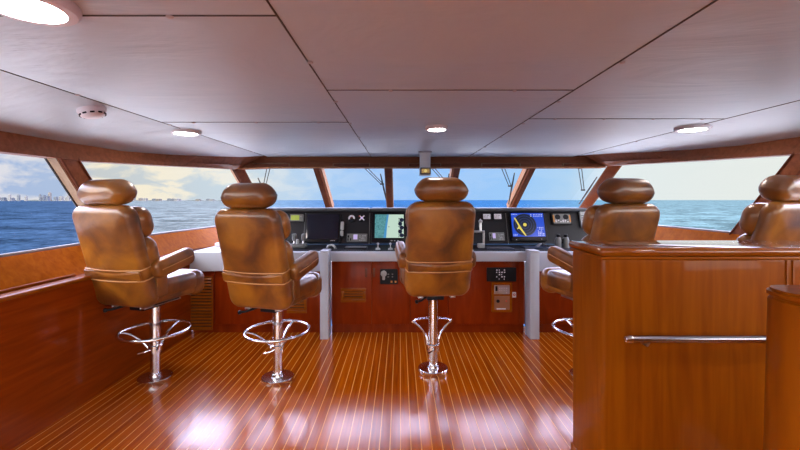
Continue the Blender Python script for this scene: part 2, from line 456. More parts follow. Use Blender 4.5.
# screws along the headliner seams
def seam(name, a, b, n, z=2.05):
    bm = new(); a = Vector(a); b = Vector(b); d = (b-a).normalized(); p = Vector((-d.y, d.x, 0))*.002
    hexa(bm, [a-p, a+p, a+p+Vector((0, 0, .006)), a-p+Vector((0, 0, .006)), b-p, b+p, b+p+Vector((0, 0, .006)), b-p+Vector((0, 0, .006))])
    o = struct(name, bm, M['gap'])
    for k in range(n):
        q = a.lerp(b, (k+.5)/n)
        s = obj('screw', lathe(new(), [(.012, -.003), (.009, -.006), (0, -.007)][::-1]+[(.012, .0)], 10, (q.x+.012, q.y, q.z)), M['screwhead'], o)
    return o
ZS = 2.047
seam('trim_1', (-1.84, 0, ZS), (-1.84, 5.44, ZS), 6); seam('trim_2', (-.40, 0, ZS), (-.40, 5.54, ZS), 8)
seam('trim_3', (.95, 0, ZS), (.95, 5.54, ZS), 8); seam('trim_4', (2.40, 0, ZS), (2.40, 5.44, ZS), 6)
seam('trim_5', (-1.84, 1.30, ZS), (-.40, 1.30, ZS), 2); seam('trim_6', (-1.84, 3.08, ZS), (-.40, 3.08, ZS), 3)
seam('trim_7', (-.40, 2.18, ZS), (.95, 2.18, ZS), 2); seam('trim_8', (.95, 2.95, ZS), (2.40, 2.95, ZS), 4)

# header band of dark wood above all the windows
def header(Cp, Wp, s):
    bm = new()
    A = [Vector(p)+Vector((0, 0, .02)) for p in Cp]; B = [Vector(p) for p in Wp]
    mid = [a.lerp(b, .72) for a, b in zip(A, B)]
    out = [b+Vector((s*.10, .06, 0)) for b in B]
    sheet(bm, A, mid)
    lip = [m+Vector((-s*.012, -.008, 0)) for m in mid]; lipb = [b+Vector((-s*.012, -.008, 0)) for b in B]
    sheet(bm, mid, lip); sheet(bm, lip, lipb); sheet(bm, lipb, out)
    sheet(bm, out, [Vector((o.x, o.y, 2.14)) for o in out])
    bmesh.ops.remove_doubles(bm, verts=bm.verts, dist=1e-4)
    return bm
struct('trim_9', header(C_l, W_l, -1), M['wood_trim'], angle=30)
struct('trim_10', header(C_r, W_r, 1), M['wood_trim'], angle=30)
Wl_e, Wr_e = Vector(W_l[-1]), Vector(W_r[-1])
# front header: upper recess, vent covers, lower lip
def frow(y, z, n=13, ends=None):
    pts = []
    for k in range(n):
        t = k/(n-1); x = Wl_e.x+(Wr_e.x-Wl_e.x)*t
        e = max(0, abs(2*t-1)-.78)/.22
        pts.append(Vector((x, y-.13*e*e, z-(FZ-Wl_e.z)*e*e*(1 if t < .5 else .2))))
    return pts
bm = new()
rows = [frow(5.60, 2.07), frow(5.58, 1.955), frow(5.53, 1.950), frow(5.515, FZ+.022), frow(5.50, FZ+.014), frow(5.50, FZ), frow(5.66, FZ), frow(5.66, 2.14)]
for a, b in zip(rows, rows[1:]): sheet(bm, a, b)
bmesh.ops.remove_doubles(bm, verts=bm.verts, dist=1e-4)
struct('wall_front', bm, M['wood_trim'], angle=20)
for i, (x0, x1) in enumerate(((252, 290), (333, 370), (408, 441), (481, 520), (562, 600))):
    bm = new(); X0, X1 = (x0-400)/400*5.53, (x1-400)/400*5.53
    box(bm, X0, X1, 5.508, 5.535, 1.915, 1.955, .004)
    t = struct('trim_%d' % (11+i), bm, M['wood_dark'])
    bm = new()
    for (a, b, c, d) in ((X0, X1, 1.951, 1.957), (X0, X0+.012, 1.915, 1.957), (X1-.012, X1, 1.915, 1.957)):
        box(bm, a, b, 5.503, 5.51, c, d)
    obj('edge_moulding', bm, M['reveal'], t)

bm = tube(new(), [p+Vector((0, -.004, .006)) for p in frow(5.50, FZ)], .009, 8); struct('trim_35', bm, M['wood_lit_edge'])  # pale bead painting the light caught by the header's lower edge
# side walls, ledge, coaming
def side_wall(Lp, Sp, s, x_low):
    bm = new()
    low = [Vector((x_low, p[1], .885)) for p in Lp if p[1] <= 4.3]
    low[-1].y = 4.34
    A = [Vector(p) for p in Lp][:len(low)]; A[-1].y = 4.34
    sheet(bm, low, A)                                          # ledge
    sheet(bm, [Vector((p.x, p.y, -.02)) for p in low], low)      # lower wall
    out = [Vector(p)+Vector((s*.12, .03, 0)) for p in Sp]
    sheet(bm, [Vector(p) for p in Sp], out)
    sheet(bm, out, [Vector((p.x, p.y, -.02)) for p in out])
    bmesh.ops.remove_doubles(bm, verts=bm.verts, dist=1e-4)
    return bm
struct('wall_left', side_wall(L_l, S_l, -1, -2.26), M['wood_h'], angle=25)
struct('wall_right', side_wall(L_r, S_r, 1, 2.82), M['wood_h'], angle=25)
for nm, Lp, Sp in (('trim_33', L_l, S_l), ('trim_34', L_r, S_r)):         # raked coaming up to the sill
    struct(nm, sheet(new(), Lp, Sp), M['coaming'], angle=60)
for nm, x, s in (('trim_17', -2.26, 1), ('trim_18', 2.82, -1)):
    bm = new(); tube(bm, [(x, AFT+.02, .885), (x, 4.24, .885)], .015, 12)
    box(bm, min(x, x-s*.08), max(x, x-s*.08), AFT+.02, 4.24, .886, .8985, .004)
    box(bm, min(x-s*.155, x-s*.128), max(x-s*.155, x-s*.128), AFT+.02, 2.95, .885, .907, .006)
    struct(nm, bm, M['wood_y'])
for nm, Sp, s in (('trim_19', S_l, -1), ('trim_20', S_r, 1)):
    bm = new(); tube(bm, [Vector(p)+Vector((s*.03, 0, .008)) for p in Sp], .011, 8); struct(nm, bm, M['gasket'])

# raked pillars between side windows: inner face, depth outward
def lerp(a, b, t): return Vector(a).lerp(Vector(b), t)
def pillar(name, top0, top1, bot0, bot1, out, mat):
    T0, T1, B0, B1, o = map(Vector, (top0, top1, bot0, bot1, out))
    bm = hexa(new(), [T0, T1, T1+o, T0+o, B0, B1, B1+o, B0+o])
    bmesh.ops.bevel(bm, geom=bm.edges[:], offset=.006, segments=2, affect='EDGES')
    return struct(name, bm, mat)
pl = [((-2.50, 2.92, 1.765), (-2.50, 3.11, 1.77), (-2.60, 3.60, 1.07), (-2.60, 3.84, 1.07))]
for a in pl:
    pa = pillar('trim_21', *a, (-.10, .01, 0), M['wood_trim'])
    b = [Vector((2*CX-p[0], p[1], p[2]+zo(2*CX-p[0]))) for p in a]
    pb = pillar('trim_22', *b, (.10, .01, 0), M['wood_trim'])
    for pp, q, s in ((pa, a, -1), (pb, b, 1)):
        t0, b0 = Vector(q[0]), Vector(q[2]); n_ = Vector((0, -.006, 0)); i_, o_ = Vector((s*.014, 0, 0)), Vector((s*.098, .01, 0))
        obj('reveal_panel', hexa(new(), [t0+i_, t0+o_, t0+o_+n_, t0+i_+n_, b0+i_, b0+o_, b0+o_+n_, b0+i_+n_]), M['reveal'], pp)
        obj('glazing_seal', tube(new(), [t0+o_+n_, b0+o_+n_], .009, 8), M['rubber'], pp)
    # applied beads along both edges of each pillar
    for nm, q, s in (('trim_23', a, 1), ('trim_24', b, -1)):
        bm = new()
        for i in (0, 1):
            t0, t1 = Vector(q[i]), Vector(q[2+i]); d = Vector((s*.006, (.012 if i == 0 else -.012), 0))
            tube(bm, [t0+d, t1+d], .008, 8)
        struct(nm, bm, M['wood_dark'])
# aft side pillars behind the viewer
for nm, x, s in (('trim_25', -2.5, -1), ('trim_26', 2*CX+2.5, 1)):
    z = zo(x)
    pillar(nm, (x, .1, 1.765+z), (x, .3, 1.765+z), (x+s*.08, .5, 1.07+z), (x+s*.08, .7, 1.07+z), (s*.1, 0, 0), M['wood'])

# front mullions
def mull(name, tx, ty, tz, bx, by, bz, w, dep, skew=0):
    up = Vector((bx-tx, by-ty, bz-tz)).normalized()
    n = Vector((skew, 1, 0)).normalized(); n = (n-up*n.dot(up)).normalized()
    r = n.cross(up).normalized()
    T, B = Vector((tx, ty, tz)), Vector((bx, by, bz))
    c = []
    for q in (T, B):
        c += [q-r*w/2, q+r*w/2, q+r*w/2+n*.05, q-r*w/2+n*.05]
    bm = hexa(new(), c)
    bmesh.ops.bevel(bm, geom=bm.edges[:], offset=.008, segments=2, affect='EDGES')
    o = struct(name, bm, M['mullion'])
    bm = new(); c = []
    for q in (T, B):
        q = q+n*.0505
        c += [q-r*(w/2+.016), q+r*(w/2+.016), q+r*(w/2+.016)+n*(dep-.05), q-r*(w/2+.016)+n*(dep-.05)]
    hexa(bm, c); obj('glazing_stop', bm, M['stop'], o)
    return o
MX = (-1.175, -.165, .80, 1.86)
for i, x in enumerate(MX):
    mull('trim_%d' % (27+i), x, FY, FZ+.02, x, FBY, FBZ, .085, .17)
mull('trim_31', -2.20, 5.46, 1.88, -2.27, 6.75, 1.15, .12, .22, -.5)
mull('trim_32', 2*CX+2.34, 5.40, 1.92, 2*CX+2.45, 6.75, 1.17, .12, .22, .5)

# panes
def pane(n, A, B, fr=True):
    bm = new(); sheet(bm, A, B, (0, 0, .001)) if False else sheet(bm, A, B)
    return struct('window_%d' % n, bm, M['glass'])
def dep(q, s): return Vector(q)+Vector((s*.085, .045, 0))
FD = Vector((0, .10, .04))
xs = [Wl_e.x+.02]+list(MX)+[Wr_e.x-.02]
for i in range(5):
    a, b = xs[i], xs[i+1]
    ya = 0 if i > 0 else -.08; yb = 0 if i < 4 else -.12
    zb_l = 0
    pane(1+i, [Vector((a, FY+ya, FZ+.01))+FD, Vector((b, FY+yb, FZ+.01))+FD], [Vector((a, FBY, FBZ-.04))+FD, Vector((b, FBY, FBZ-.04))+FD])
n = 6
for Wp, Sp, s in ((W_l, S_l, -1), (W_r, S_r, 1)):
    up = Vector((0, 0, .02))
    pane(n, [dep(p, s)+up for p in Wp[2:]], [dep(p, s)-up for p in Sp[2:]]); n += 1
    pane(n, [dep(p, s)+up for p in Wp[:3]], [dep(p, s)-up for p in Sp[:3]]); n += 1

# unseen aft bulkhead behind the viewer, wide windows added to let daylight in
bm = new()
box(bm, -2.7, 3.3, AFT-.08, AFT, -.05, .5); box(bm, -2.7, 3.3, AFT-.08, AFT, 1.95, 2.12)
for x in (-2.7, -.9, .9, 2.7): box(bm, x, x+.5 if x in (-2.7, 2.7) else x+.12, AFT-.08, AFT, .5, 1.95)
struct('wall_back', bm, M['wood'])
for x0, x1 in ((-2.2, -.9), (-.78, .9), (1.02, 2.7)):
    bm = new(); box(bm, x0, x1, AFT-.05, AFT-.04, .5, 1.95); struct('window_%d' % n, bm, M['glass']); n += 1

# ------------------------------------------------------------------ sea and skyline
bm = new()
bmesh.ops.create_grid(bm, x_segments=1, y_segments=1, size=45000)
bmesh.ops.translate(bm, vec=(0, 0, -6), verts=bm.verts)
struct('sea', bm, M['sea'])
DIST = 3000
cols = [plain('tower_white', (.11, .108, .115), .8), plain('tower_grey', (.06, .068, .085), .8), plain('tower_beige', (.095, .085, .08), .8), plain('tower_blue', (.045, .055, .08), .7)]
def tower(px, hp, wp, mi):
    m = DIST/400
    x = (px-400)*m; y = DIST+random.uniform(-150, 150); h = hp*m+8; w = wp*m; d = w*random.uniform(.8, 1.2)
    bm = new(); box(bm, -w*.65, w*.65, -d*.6, d*.6, 0, h*.15); box(bm, -w/2, w/2, -d/2, d/2, h*.15, h*.9)
    box(bm, -w*.34, w*.34, -d*.34, d*.34, h*.9, h)
    for k in range(6): box(bm, -w*.52, w*.52, -d*.52, d*.52, h*(.24+.11*k), h*(.255+.11*k))
    o = obj('tower_block', bm, cols[mi]); o.location = (x, y, -6); return o
tall = [(3, 4.2, 2.2), (6, 2.5, 3), (10, 2, 4), (16, 3, 2.5), (22, 2.5, 3), (26.5, 5.5, 1.8), (29, 4, 1.6), (33, 5.2, 1.8), (37, 3, 2), (41.5, 5, 2.4), (44, 3, 2), (49, 4, 3), (53, 5.8, 1.5), (56.5, 7.6, 1.8), (59, 4, 2.2), (63, 3, 3), (67, 4.6, 2.2), (71, 3.2, 2.6), (74, 2.5, 3)]
low = [(139, 3, 2), (142, 2, 3), (147, 1.4, 3), (152, 1.8, 3), (158, 1.2, 4), (164, 1.6, 3), (168, 1.1, 4), (175, 1.5, 3), (181, 1, 4), (187, 1.3, 3), (193, .9, 4), (201, 1.2, 3), (208, .8, 4)]
for i, (px, hp, wp) in enumerate(tall):
    tag(tower(px, hp, wp, (0, 0, 1, 2, 3)[i % 5]), 'tiny pale tower block of the city skyline beyond the aft left window', 'building', 'skyline towers beyond the aft left window')
tall_lab = 0
for i, (px, hp, wp) in enumerate(low):
    tag(tower(px, hp, wp, (0, 2, 1)[i % 3]), 'tiny hazy building on the distant shore beyond the forward left window', 'building', 'distant buildings beyond the forward left window')
bm = new()
prof = []
for k in range(60):
    px = -10+k*4.1; prof.append((px, 1.0+random.random()*.8 if px < 80 else .7+random.random()*.6))
m = DIST/400
A = [Vector(((p-400)*m, DIST+300, -6.2)) for p, h in prof]; B = [Vector(((p-400)*m, DIST+300, -6+h*m*.7)) for p, h in prof]
sheet(bm, A, B, (0, 200, 0))
struct('shore_land', bm, plain('far_shore', (.05, .06, .066), .9), smooth=False)

# unseen white decks and high aft sun, added to bounce light onto the ceiling
bm = new(); box(bm, -7, -2.76, -11, 11, -.35, -.25); box(bm, 3.34, 7.5, -11, 11, -.35, -.25); box(bm, -7, 7.5, -14, AFT-.1, -.36, -.26); box(bm, -7, 7.5, 7.1, 13, -.36, -.26)
struct('bounce_deck', bm, plain('white_bounce_deck', (.55, .55, .56), .7), smooth=False)
sl = bpy.data.lights.new('sun', 'SUN'); sl.energy = 8; sl.angle = .01; sl.color = (1, .95, .88)
so = bpy.data.objects.new('sun', sl); COL.objects.link(so)
so.rotation_euler = Vector((-.06, .40, -.90)).to_track_quat('-Z', 'Y').to_euler()

# ------------------------------------------------------------------ helm chairs
ZC = Matrix.Rotation(PI/2, 4, 'X')        # slab's x/y outline -> x/z upright
REC = math.radians(16)
def upright(c, tilt=0):                   # outline upright, thickness fore-aft, leaning aft by tilt
    return Matrix.Translation(c) @ Matrix.Rotation(tilt, 4, 'X') @ ZC

def make_chair(name, label, ring_kind):
    t = thing(name, label, 'chair', group='leather helm chairs')
    L = M['leather']
    # backrest shell: lower edge at z .70, leaning aft; after ZC its +z face looks aft
    tilt = REC
    ctr = Vector((0, -.270, 1.078))
    def taper(x, y, z):
        f = 1-.035*max(0, y/.37)-.03*max(0, (-y-.2)/.17)
        return (x*f, y, z)
    bm = slab(new(), .53, .78, .115, .085, .05, .004, .022, upright(ctr+Vector((0, .004, -.016)), tilt), 7, taper)
    back = obj('backrest', bm, L, t)
    def on_back(x, yy, zz): return upright(ctr, tilt) @ Vector((x, yy, zz))
    for yy in (-.088, -.172):
        pts = [on_back(-.262, yy, -.02), on_back(-.2615, yy, .02), on_back(-.249, yy, .052)]
        for k in range(9):
            x = -.24+.06*k; pts.append(on_back(x, yy, .0575+.020*(1-(x/.24)**2)))
        pts += [on_back(.249, yy, .052), on_back(.2615, yy, .02), on_back(.262, yy, -.02)]
        obj('piping', tube(new(), pts, .0045, 8), M['piping'], back)
    # stitched pocket band between the two pipings
    bm = slab(new(), .50, .068, .012, .006, .005, .0, .012, upright(ctr, tilt) @ Matrix.Translation((0, -.130, .066)), 4)
    obj('pocket_band', bm, L, back)
    # upper roll and lumbar cushion on the front of the back
    bm = slab(new(), .53, .235, .15, .09, .07, .01, .0, upright(ctr+Vector((0, .085-.058, .235)), tilt), 6)
    obj('upper_back_cushion', bm, L, t)
    bm = slab(new(), .52, .27, .17, .09, .075, .015, .0, upright(ctr+Vector((0, .075, .0)), tilt), 6)
    obj('lumbar_cushion', bm, L, t)
    # headrest
    def hr(x, y, z):
        return (x*(1-.10*max(0, y/.09)), y-.014*(x/.2)**2*(1 if y > 0 else 0), z*(1+.16*max(0, 1-(x/.21)**2)*max(0, 1-(y/.09)**2)))
    bm = slab(new(), .41, .184, .172, .090, .066, .0, .0, upright((0, -.335, 1.533), math.radians(9)), 8, hr)
    hd = obj('headrest', bm, L, t)
    for sx in (-.1, .1): obj('headrest_post', tube(new(), [(sx, -.335, 1.40), (sx, -.34, 1.47)], .012, 10), M['chrome'], t)
    # seat
    bm = box(new(), -.245, .245, -.20, .24, .705, .79, .03, 3); obj('seat_base', bm, L, t)
    bm = slab(new(), .51, .50, .15, .07, .05, .0, .012, Matrix.Translation((0, .03, .805)), 6); obj('seat_cushion', bm, L, t)
    for sx in (-1, 1):
        bm = slab(new(), .262, .21, .17, .07, .075, .01, .01, Matrix.Translation((sx*.128, .275, .782)) @ Matrix.Rotation(PI/2, 4, 'X'), 6)
        obj('front_bolster', bm, L, t)
    # armrests: padded, rising towards the front
    for sx in (-1, 1):
        R = Matrix.Translation((sx*.272, -.03, 1.00)) @ Matrix.Rotation(math.radians(12), 4, 'X') @ Matrix.Rotation(PI/2, 4, 'Y')
        bm = slab(new(), .13, .375, .078, .048, .022, .006, .006, R, 7)
        arm = obj('armrest', bm, L, t)
        bm = new(); pts = []
        for k in range(15):
            u = -.15+.30*k/14
            pts.append(Matrix.Translation((sx*.272, -.03, 1.00)) @ Matrix.Rotation(math.radians(12), 4, 'X') @ Vector((sx*.0445, u, .0)))
        obj('seam_piping', tube(bm, pts, .004, 6), M['piping'], arm)
        bm = box(new(), sx*.245-.018, sx*.245+.018, -.17, -.07, .76, .98, .012); obj('arm_bracket', bm, L, t)
    # slide mechanism
    bm = new(); box(bm, -.15, .15, -.14, .16, .672, .70, .004); box(bm, -.07, .07, -.10, .10, .63, .672, .006)
    obj('slide_plate', bm, M['black'], t)
    for sx in (-1, 1):
        bm = new(); box(bm, sx*.13-.018, sx*.13+.018, -.17, .18, .665, .677, .003); box(bm, sx*.13-.022, sx*.13-.016, -.175, .18, .665, .705)
        obj('slide_rail', bm, M['steel'], t)
    bm = tube(new(), [(-.06, -.10, .675), (-.13, -.19, .655), (-.17, -.21, .65)], .009, 8); lathe(bm, [(0, -.018), (.014, -.01), (.014, .01), (0, .018)], 10, (-.17, -.21, .65))
    obj('lever', bm, M['black'], t)
    # pedestal
    bm = tube(new(), [(0, 0, .02), (0, 0, .40)], .037, 24); obj('pole', bm, M['chrome'], t)
    bm = tube(new(), [(0, 0, .30), (0, 0, .665)], .041, 24); obj('pole_sleeve', bm, M['chrome'], t)
    bm = lathe(new(), [(.0, 0), (.124, 0), (.126, .004), (.126, .032), (.122, .036), (.048, .038), (.046, .058), (.038, .06), (0, .06)], 36)
    base = obj('base_plate', bm, M['chrome'], t)

    ZCOL, ZR = (.26, .40) if ring_kind == 'ring' else (.205, .40)
    bm = lathe(new(), [(.0415, -.03), (.052, -.026), (.052, .026), (.0415, .03)], 24, (0, 0, ZCOL))
    tube(bm, [(.0, -.045, ZCOL), (-.02, -.085, ZCOL-.005), (-.06, -.10, ZCOL-.015)], .007, 8)
    obj('collar', bm, M['chrome'], t)
    if ring_kind == 'ring':
        n = 40; R0 = .245
        bm = tube(new(), [(R0*math.cos(2*PI*k/n), R0*math.sin(2*PI*k/n)*1.06, ZR) for k in range(n)], .0125, 10, closed=True)
        obj('footrest_ring', bm, M['chrome'], t)
        for a in (-150, -30, 90):
            a = math.radians(a); ca, sa = math.cos(a), math.sin(a); pts = []
            for k in range(9):
                u = k/8; rr = .048+(R0-.05)*u
                pts.append((rr*ca, rr*sa, ZCOL+(ZR-ZCOL)*(math.sin(u*PI/2))**.9))
            obj('strut', tube(new(), pts, .010, 8), M['chrome'], t)
    else:
        n = 20; pts = []
        for k in range(n+1):
            u = -1+2*k/n
            pts.append((.168*u, .03+.10*max(0, 1-u*u)**.5, ZR+.012))
        obj('footrest_bar', tube(new(), pts, .0115, 10), M['chrome'], t)
        for sx in (-1, 1):
            pts = []
            for k in range(10):
                u = k/9
                pts.append((sx*(.048+.118*u**1.9), .03*u, ZCOL+.02+(ZR-.008-ZCOL)*u**.8))
            obj('strut', tube(new(), pts, .0105, 8), M['chrome'], t)
    return t
def put(c, x, y, th, dz=0, slide=.07):
    c.location = (x, y, 0); c.rotation_euler = (0, 0, -math.radians(th))
    for k in kids(c):
        if k.name.split('.')[0] not in ('pole', 'base_plate', 'collar', 'footrest_ring', 'footrest_bar', 'strut'):
            k.location.z += dz
            if k.name.split('.')[0] != 'pole_sleeve': k.location.y -= slide
ch1 = make_chair('helm_chair', 'brown leather helm chair beside the left wall, its ring footrest and louvred grille beyond', 'ring')
ch1['label'] = 'brown leather helm chair on chrome pedestal right beside the left wall, under the raked pillar'
ch3 = make_chair('helm_chair', 'tan leather helm chair in the middle, under the hanging compass, with open curved footrest', 'bar')
ch2 = copy_tree(ch1); ch2['label'] = 'tan leather helm chair with full ring footrest, left of the blank black monitor'
ch4 = copy_tree(ch1); ch4['label'] = 'brown leather helm chair behind the wooden partition, nearer the binoculars and wing counter'
ch5 = copy_tree(ch1); ch5['label'] = 'brown leather helm chair cut off by the picture edge, behind partition at right wall'
put(ch1, -1.97, 3.22, 14, -.025); put(ch2, -.985, 3.22, 15, -.05, .035); put(ch3, .28, 3.39, -5.5, 0, .02)
put(ch4, 1.515, 3.26, -15, -.015); put(ch5, 2.585, 3.16, -16, 0)

# ------------------------------------------------------------------ console cabinets
CF = 4.33
def PX(px, Y=CF): return (px-400)/400*Y
def PZ(py, Y=CF): return CAMZ-(py-200)/400*Y
def cabinet(label, x0, x1, ztop):
    t = thing('console_cabinet', label, 'cabinet', ((x0+x1)/2, 4.66, 0)); o = t.location
    bm = box(new(), x0-o.x, x1-o.x, CF+.022-o.y, 4.98-o.y, .10, ztop); obj('carcass', bm, M['console'], t)
    bm = box(new(), x0-o.x, x1-o.x, CF+.05-o.y, 4.90-o.y, .0, .10); obj('plinth', bm, M['console'], t)
    return t
def door(t, x0, x1, z0, z1, pull=None, hole=None):
    o = t.location
    bm = box(new(), x0+.003-o.x, x1-.003-o.x, CF-o.y, CF+.02-o.y, z0, z1, .004)
    d = obj('door', bm, M['console'], t)
    if pull:
        bm = box(new(), pull-.012-o.x, pull+.012-o.x, CF-.004-o.y, CF-.0005-o.y, PZ(277), PZ(268), .003); obj('recessed_pull', bm, M['wood_dark'], d)
    return d
def vent(t, par, x0, x1, z0, z1, nm='louvre_vent', n=4, framew=.03, mat=None):
    o = t.location; mat = mat or M['wood_x']
    bm = new()
    for a, b, c, d in ((x0, x1, z0, z0+framew), (x0, x1, z1-framew, z1), (x0, x0+framew, z0+framew, z1-framew), (x1-framew, x1, z0+framew, z1-framew)):
        box(bm, a-o.x, b-o.x, CF-.014-o.y, CF-.0005-o.y, c, d, .003)
    f = obj(nm, bm, mat, par)
    bm = new()
    H = (z1-z0-2*framew)/n
    for k in range(n):
        zc = z0+framew+H*(k+.5)
        box(bm, x0+framew-o.x, x1-framew-o.x, -.003, .003, -H*.34, H*.34, .001, 1, Matrix.Translation((0, CF-.014-o.y, zc)) @ Matrix.Rotation(math.radians(-35), 4, 'X'))
    obj('slat', bm, mat, f)
    obj('grille_backing', box(new(), x0+framew-o.x, x1-framew-o.x, CF-.003-o.y, CF-.0006-o.y, z0+framew, z1-framew), M['gapdark'], f)
    return f
XL, XR = -.832, 1.45           # outer faces of the posts
XLi, XRi = -.745, 1.355
Zd = .105
cc = cabinet('cherry console cabinet between the two white posts, with dark sockets and small vent', XLi+.002, XRi-.002, .78)
d1 = door(cc, XLi+.01, PX(371.7), Zd, .785, PX(366)); d2 = door(cc, PX(371.7), PX(410), Zd, .785, PX(374)); d3 = door(cc, PX(410), PX(448), Zd, .785); d4 = door(cc, PX(448), PX(519.5), Zd, .785)
vent(cc, d1, PX(341), PX(366), PZ(302), PZ(288), 'louvre_vent', 3, .035)
cl = cabinet('cherry console cabinet left of the posts with tall louvred grille', -2.255, XL-.002, .68)
e1 = door(cl, -2.25, PX(214.5), Zd, .682); e2 = door(cl, PX(214.5), PX(280), Zd, .682); e3 = door(cl, PX(280), XL-.005, Zd, .682)
vent(cl, e1, PX(188.5), PX(213), PZ(330), PZ(276), 'louvre_grille', 17, .012)
vent(cl, e3, PX(287), PX(307), PZ(313), PZ(296), 'louvre_vent', 4, .03)
cr = cabinet('plain cherry console cabinet right of the posts, behind the partition', XR+.002, 2.815, .68)
door(cr, XR+.005, 2.1, Zd, .682); door(cr, 2.1, 2.81, Zd, .682)

# white posts and counters
for x0, x1, lab in ((XL, XLi, 'white square post under the counter, beside the small vent door'), (XRi, XR, 'white square post under the counter, beside the black alarm panel')):
    p = thing('support_post', lab, 'post', ((x0+x1)/2, 4.25, 0)); w = (x1-x0)/2
    obj('shaft', box(new(), -w, w, -.09, .078, 0, .905, .004), M['white'], p)
    obj('post_cap', box(new(), -w-.002, w+.002, -.093, .078, .906, .922, .005), M['white'], p)
def counter(label, x0, x1, zb, inlay, yb=4.975):
    t = thing('countertop', label, 'countertop', ((x0+x1)/2, 4.62, zb)); o = t.location
    bm = new(); xa = xb = None
    if yb < 4.9:
        xa, xb = (inlay[0], x1) if x1 < 0 else (x0, inlay[1])
        box(bm, xa-o.x, xb-o.x, 4.285-o.y, 5.0-o.y, .875-zb, .893-zb, .004)
        if x1 < 0: box(bm, x0-o.x, xa-o.x, 4.285-o.y, yb-o.y, .875-zb, .893-zb, .004)
        else: box(bm, xb-o.x, x1-o.x, 4.285-o.y, yb-o.y, .875-zb, .893-zb, .004)
    else:
        box(bm, x0-o.x, x1-o.x, 4.285-o.y, 4.335-o.y, .875-zb, .893-zb, .002); box(bm, XL-o.x, XR-o.x, 4.335-o.y, 5.0-o.y, .875-zb, .893-zb, .002)
    obj('worktop', bm, M['white'], t)
    bm = box(new(), x0-o.x, x1-o.x, 4.276-o.y, 4.318-o.y, 0, .892-zb, .007, 3); obj('fascia', bm, M['white'], t)
    if inlay:
        bm = box(new(), inlay[0]-o.x, inlay[1]-o.x, 4.337-o.y, 4.998-o.y, .8935-zb, .897-zb, .001, 1); obj('dark_inlay', bm, M['inlay'], t)
    return t
counter('white fronted middle counter with dark top, running between the two posts', XLi+.001, XRi-.001, .792, (XL+.001, XR-.001))
counter('white wing counter at the left, under the orange lit coaming', -2.25, XL-.001, .687, (-1.72, XL-.002), 4.87)
counter('white wing counter at the right, mostly behind the partition', XR+.001, 2.81, .687, (XR+.002, 2.28), 4.87)

# ------------------------------------------------------------------ instrument panel
KP = .36; TP = math.atan(KP); PN = Vector((0, -math.cos(TP), math.sin(TP)))
def D(px, py):
    b = -(py-200)/400; s = (5+.56*KP)/(1-b*KP)
    return Vector(((px-400)/400*s, s, CAMZ+b*s)), s
XPL, XPR = -1.80, 2.36
RP = Matrix(((1, 0, 0), (0, math.sin(TP), -math.cos(TP)), (0, math.cos(TP), math.sin(TP)))).to_4x4()
dash = thing('instrument_panel', 'long charcoal instrument panel with grey brow below the front windows', 'dashboard', (CX, 5.3, .898)); do = dash.location
bm = hexa(new(), [Vector(p)-do for p in ((XPL, 5.004, .898), (XPR, 5.004, .898), (XPR+.12, 5.6, .898), (XPL-.12, 5.6, .898), (XPL, 5.1505, 1.305), (XPR, 5.1505, 1.305), (XPR+.36, 6.60, 1.23), (XPL-.36, 6.60, 1.23))])
obj('panel_face', bm, M['panel'], dash)
for x0, x1 in ((XPL-.02, PX(369.5, 5.1)-.003), (PX(369.5, 5.1)+.003, XPR+.02)):
    bm = box(new(), x0-do.x, x1-do.x, 5.08-do.y, 5.42-do.y, 1.3055-do.z, 1.348-do.z, .018, 4); obj('brow', bm, M['brow'], dash)
bm = hexa(new(), [Vector(p)-do for p in ((XPL, 5.40, 1.30), (XPR, 5.40, 1.30), (XPR+.36, 6.60, 1.26), (XPL-.36, 6.60, 1.26), (XPL, 5.40, 1.335), (XPR, 5.40, 1.335), (XPR+.36, 6.60, 1.285), (XPL-.36, 6.60, 1.285))])
obj('dash_top', bm, M['brow'], dash)
for px in (304.5, 369.5, 507):
    a, s = D(px, 213); b, s = D(px, 244); a.x = b.x = (a.x+b.x)/2
    bm = tube(new(), [a-do+PN*.001, b-do+PN*.001], .004, 6); obj('joint', bm, M['grey'], dash)

def inst(name, label, cat, x0, y0, x1, y1, group=None, off=.003):
    """a thing fixed to the sloping panel; returns root, width, height in metres"""
    p, s = D((x0+x1)/2, (y0+y1)/2)
    t = thing(name, label, cat, mat=Matrix.Translation(p+PN*off) @ RP, group=group)
    k = s/400
    return t, (x1-x0)*k, (y1-y0)*k/math.cos(TP)*1.0, k
def plate(t, nm, w, h, d, mat, cx=0, cy=0, z=0, rc=.008):
    bm = slab(new(), w, h, d, rc, min(.004, d*.45), mat=Matrix.Translation((cx, cy, z+d/2)), n=3)
    return obj(nm, bm, mat, t)
def flat(par, nm, pts, mat, z, d=.0012): return obj(nm, poly(new(), pts, d, Matrix.Translation((0, 0, z))), mat, par)
def rect(x0, y0, x1, y1): return [(x0, y0), (x1, y0), (x1, y1), (x0, y1)]
def rows(par, nm, mat, x0, y0, x1, y1, nr, nc, z, seed=1, fill=.62):
    rnd = random.Random(seed); bm = new()
    for r in range(nr):
        for c in range(nc):
            if rnd.random() > .82: continue
            a = x0+(x1-x0)*c/nc; b = y0+(y1-y0)*r/nr
            w = (x1-x0)/nc*fill*rnd.uniform(.5, 1.15); h = (y1-y0)/nr*fill
            poly(bm, rect(a, b, a+w, b+h), .0008, Matrix.Translation((0, 0, z)))
    return obj(nm, bm, mat, par)

# small green display
t, w, h, k = inst('depth_display', 'small grey instrument with a yellow-green display at left of panel', 'display', 290.5, 215, 304, 222)
plate(t, 'housing', w, h, .03, M['grey']); plate(t, 'screen', w*.62, h*.68, .003, M['green'], -w*.11, 0, .03, .003)
rows(t, 'button', M['lightgrey'], w*.28, -h*.3, w*.44, h*.3, 3, 1, .0302, 2)
